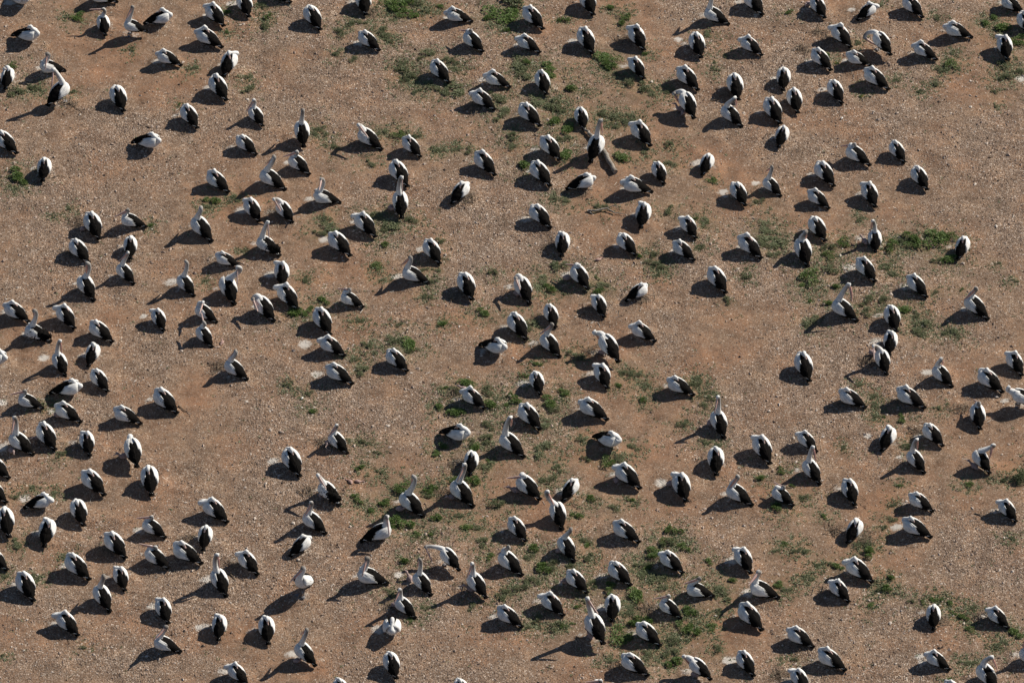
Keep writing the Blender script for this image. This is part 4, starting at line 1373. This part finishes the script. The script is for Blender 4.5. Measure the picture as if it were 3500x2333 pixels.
lm_bird((2, 3, 12), 'the tallest standing pelican', 'tallest pelican, standing with long neck up over a chick, long shadow left')
lm_bird((2, 3, 16), 'the stooping bottom pelican', 'pelican standing near the bottom edge, head bent down to its pink chick')
LM.append((P2(0, 3, 700, 1470), 'the bottom-left stick'))
LM.append((P2(3, 3, 2270, 1100), 'the lower-right bush'))
lm_bird((1, 3, 4), 'the left-facing swan-necked pelican', 'pelican sitting side-on facing left, neck raised like a swan, lower left of centre')
# corners and edges of the frame as last landmarks
LM += [((0, 0), 'the top left corner'), ((3500, 0), 'the top right corner'), ((0, 2333), 'the bottom left corner'), ((3500, 2333), 'the bottom right corner')]

POSEW = {'T': 'dozing pelican', 'R': 'level-billed pelican', 'U': 'neck-raised pelican', 'P': 'preening pelican', 'S': 'standing pelican', 'B': 'stooping pelican'}


def facing(h):
    a = (math.degrees(h) - 90 + 180) % 360 - 180      # 0 away, + left
    if abs(a) < 14:
        return 'facing straight away'
    if a >= 0:
        return 'turned half left' if a < 46 else ('turned left' if a < 110 else 'facing left')
    return 'turned slightly right' if a > -60 else 'facing right'


DIRS = ['right of', 'above right of', 'above', 'above left of', 'left of', 'below left of', 'below', 'below right of']


def assign(items, text, cat, group, maxw=16):
    """items: dicts with px, obj, cls. Each gets '<cls> nearest <dir> <landmark>', true of it alone."""
    cand = []
    for li, (lp, ref) in enumerate(LM):
        sect = {}
        for it in items:
            dx, dy = it['px'][0] - lp[0], lp[1] - it['px'][1]
            dd = math.hypot(dx, dy)
            if dd < 8:
                continue
            k = int(round(math.degrees(math.atan2(dy, dx)) / 45)) % 8
            sect.setdefault((it['cls'], k), []).append((dd, id(it), it))
        for (cl, k), lst in sect.items():
            lst.sort(key=lambda t: t[0])
            for rank, t in enumerate(lst[:6]):
                cand.append((t[0] + rank * 260, li, k, rank, t[2]))
    cand.sort(key=lambda t: t[0])
    used = set()
    for sc, li, k, rank, it in cand:
        if 'label' in it:
            continue
        rk = ['nearest', 'second', 'third', 'fourth', 'fifth', 'sixth'][rank]
        lab = '%s, %s %s %s' % (it['cls'], rk, DIRS[k], LM[li][1])
        if lab in used:
            continue
        used.add(lab)
        it['label'] = lab
    for it in items:
        lab = it.get('label') or it['cls'] + ' ' + text
        if len(lab.split()) > maxw:
            print('LONG', lab)
        tag(it['obj'], lab, cat, group)


for b in birds:
    if 'label' in b:
        tag(b['obj'], b['label'], 'pelican', 'pelicans of the nesting colony')
rest = [b for b in birds if 'label' not in b]
for b in rest:
    w = POSEW.get(b['pose'], 'pelican')
    b['cls'] = w + ' ' + facing(b['h'])
assign(rest, 'in the colony', 'pelican', 'pelicans of the nesting colony')
for p in plants:
    k = p['kind']
    big = p['r'] * 322
    if k == 'G':
        p['cls'] = ('large ' if big >= 70 else 'small ' if big < 40 else '') + 'bright green leafy bush'
    elif k == 'H':
        p['cls'] = ('wide ' if big >= 70 else 'small ' if big < 40 else '') + 'grey-green herb clump'
    elif k == 'D':
        p['cls'] = 'dark shrub'
    else:
        p['cls'] = 'small yellow-flowered herb'
assign(plants, 'on the stony ground', 'plant', 'plants among the nests')
for q in nests:
    q['cls'] = 'nest of loose dry twigs'
assign(nests, 'on the stony ground', 'nest', 'twig nests')
for q in chicks:
    q['cls'] = 'pink chick huddled by its parent'
assign(chicks, 'in the colony', 'chick', 'chicks beside their parents')
labs = [o['label'] for o in S.objects if 'label' in o.keys()]
print('labels', len(labs), 'unique', len(set(labs)), 'objects', len(S.objects))
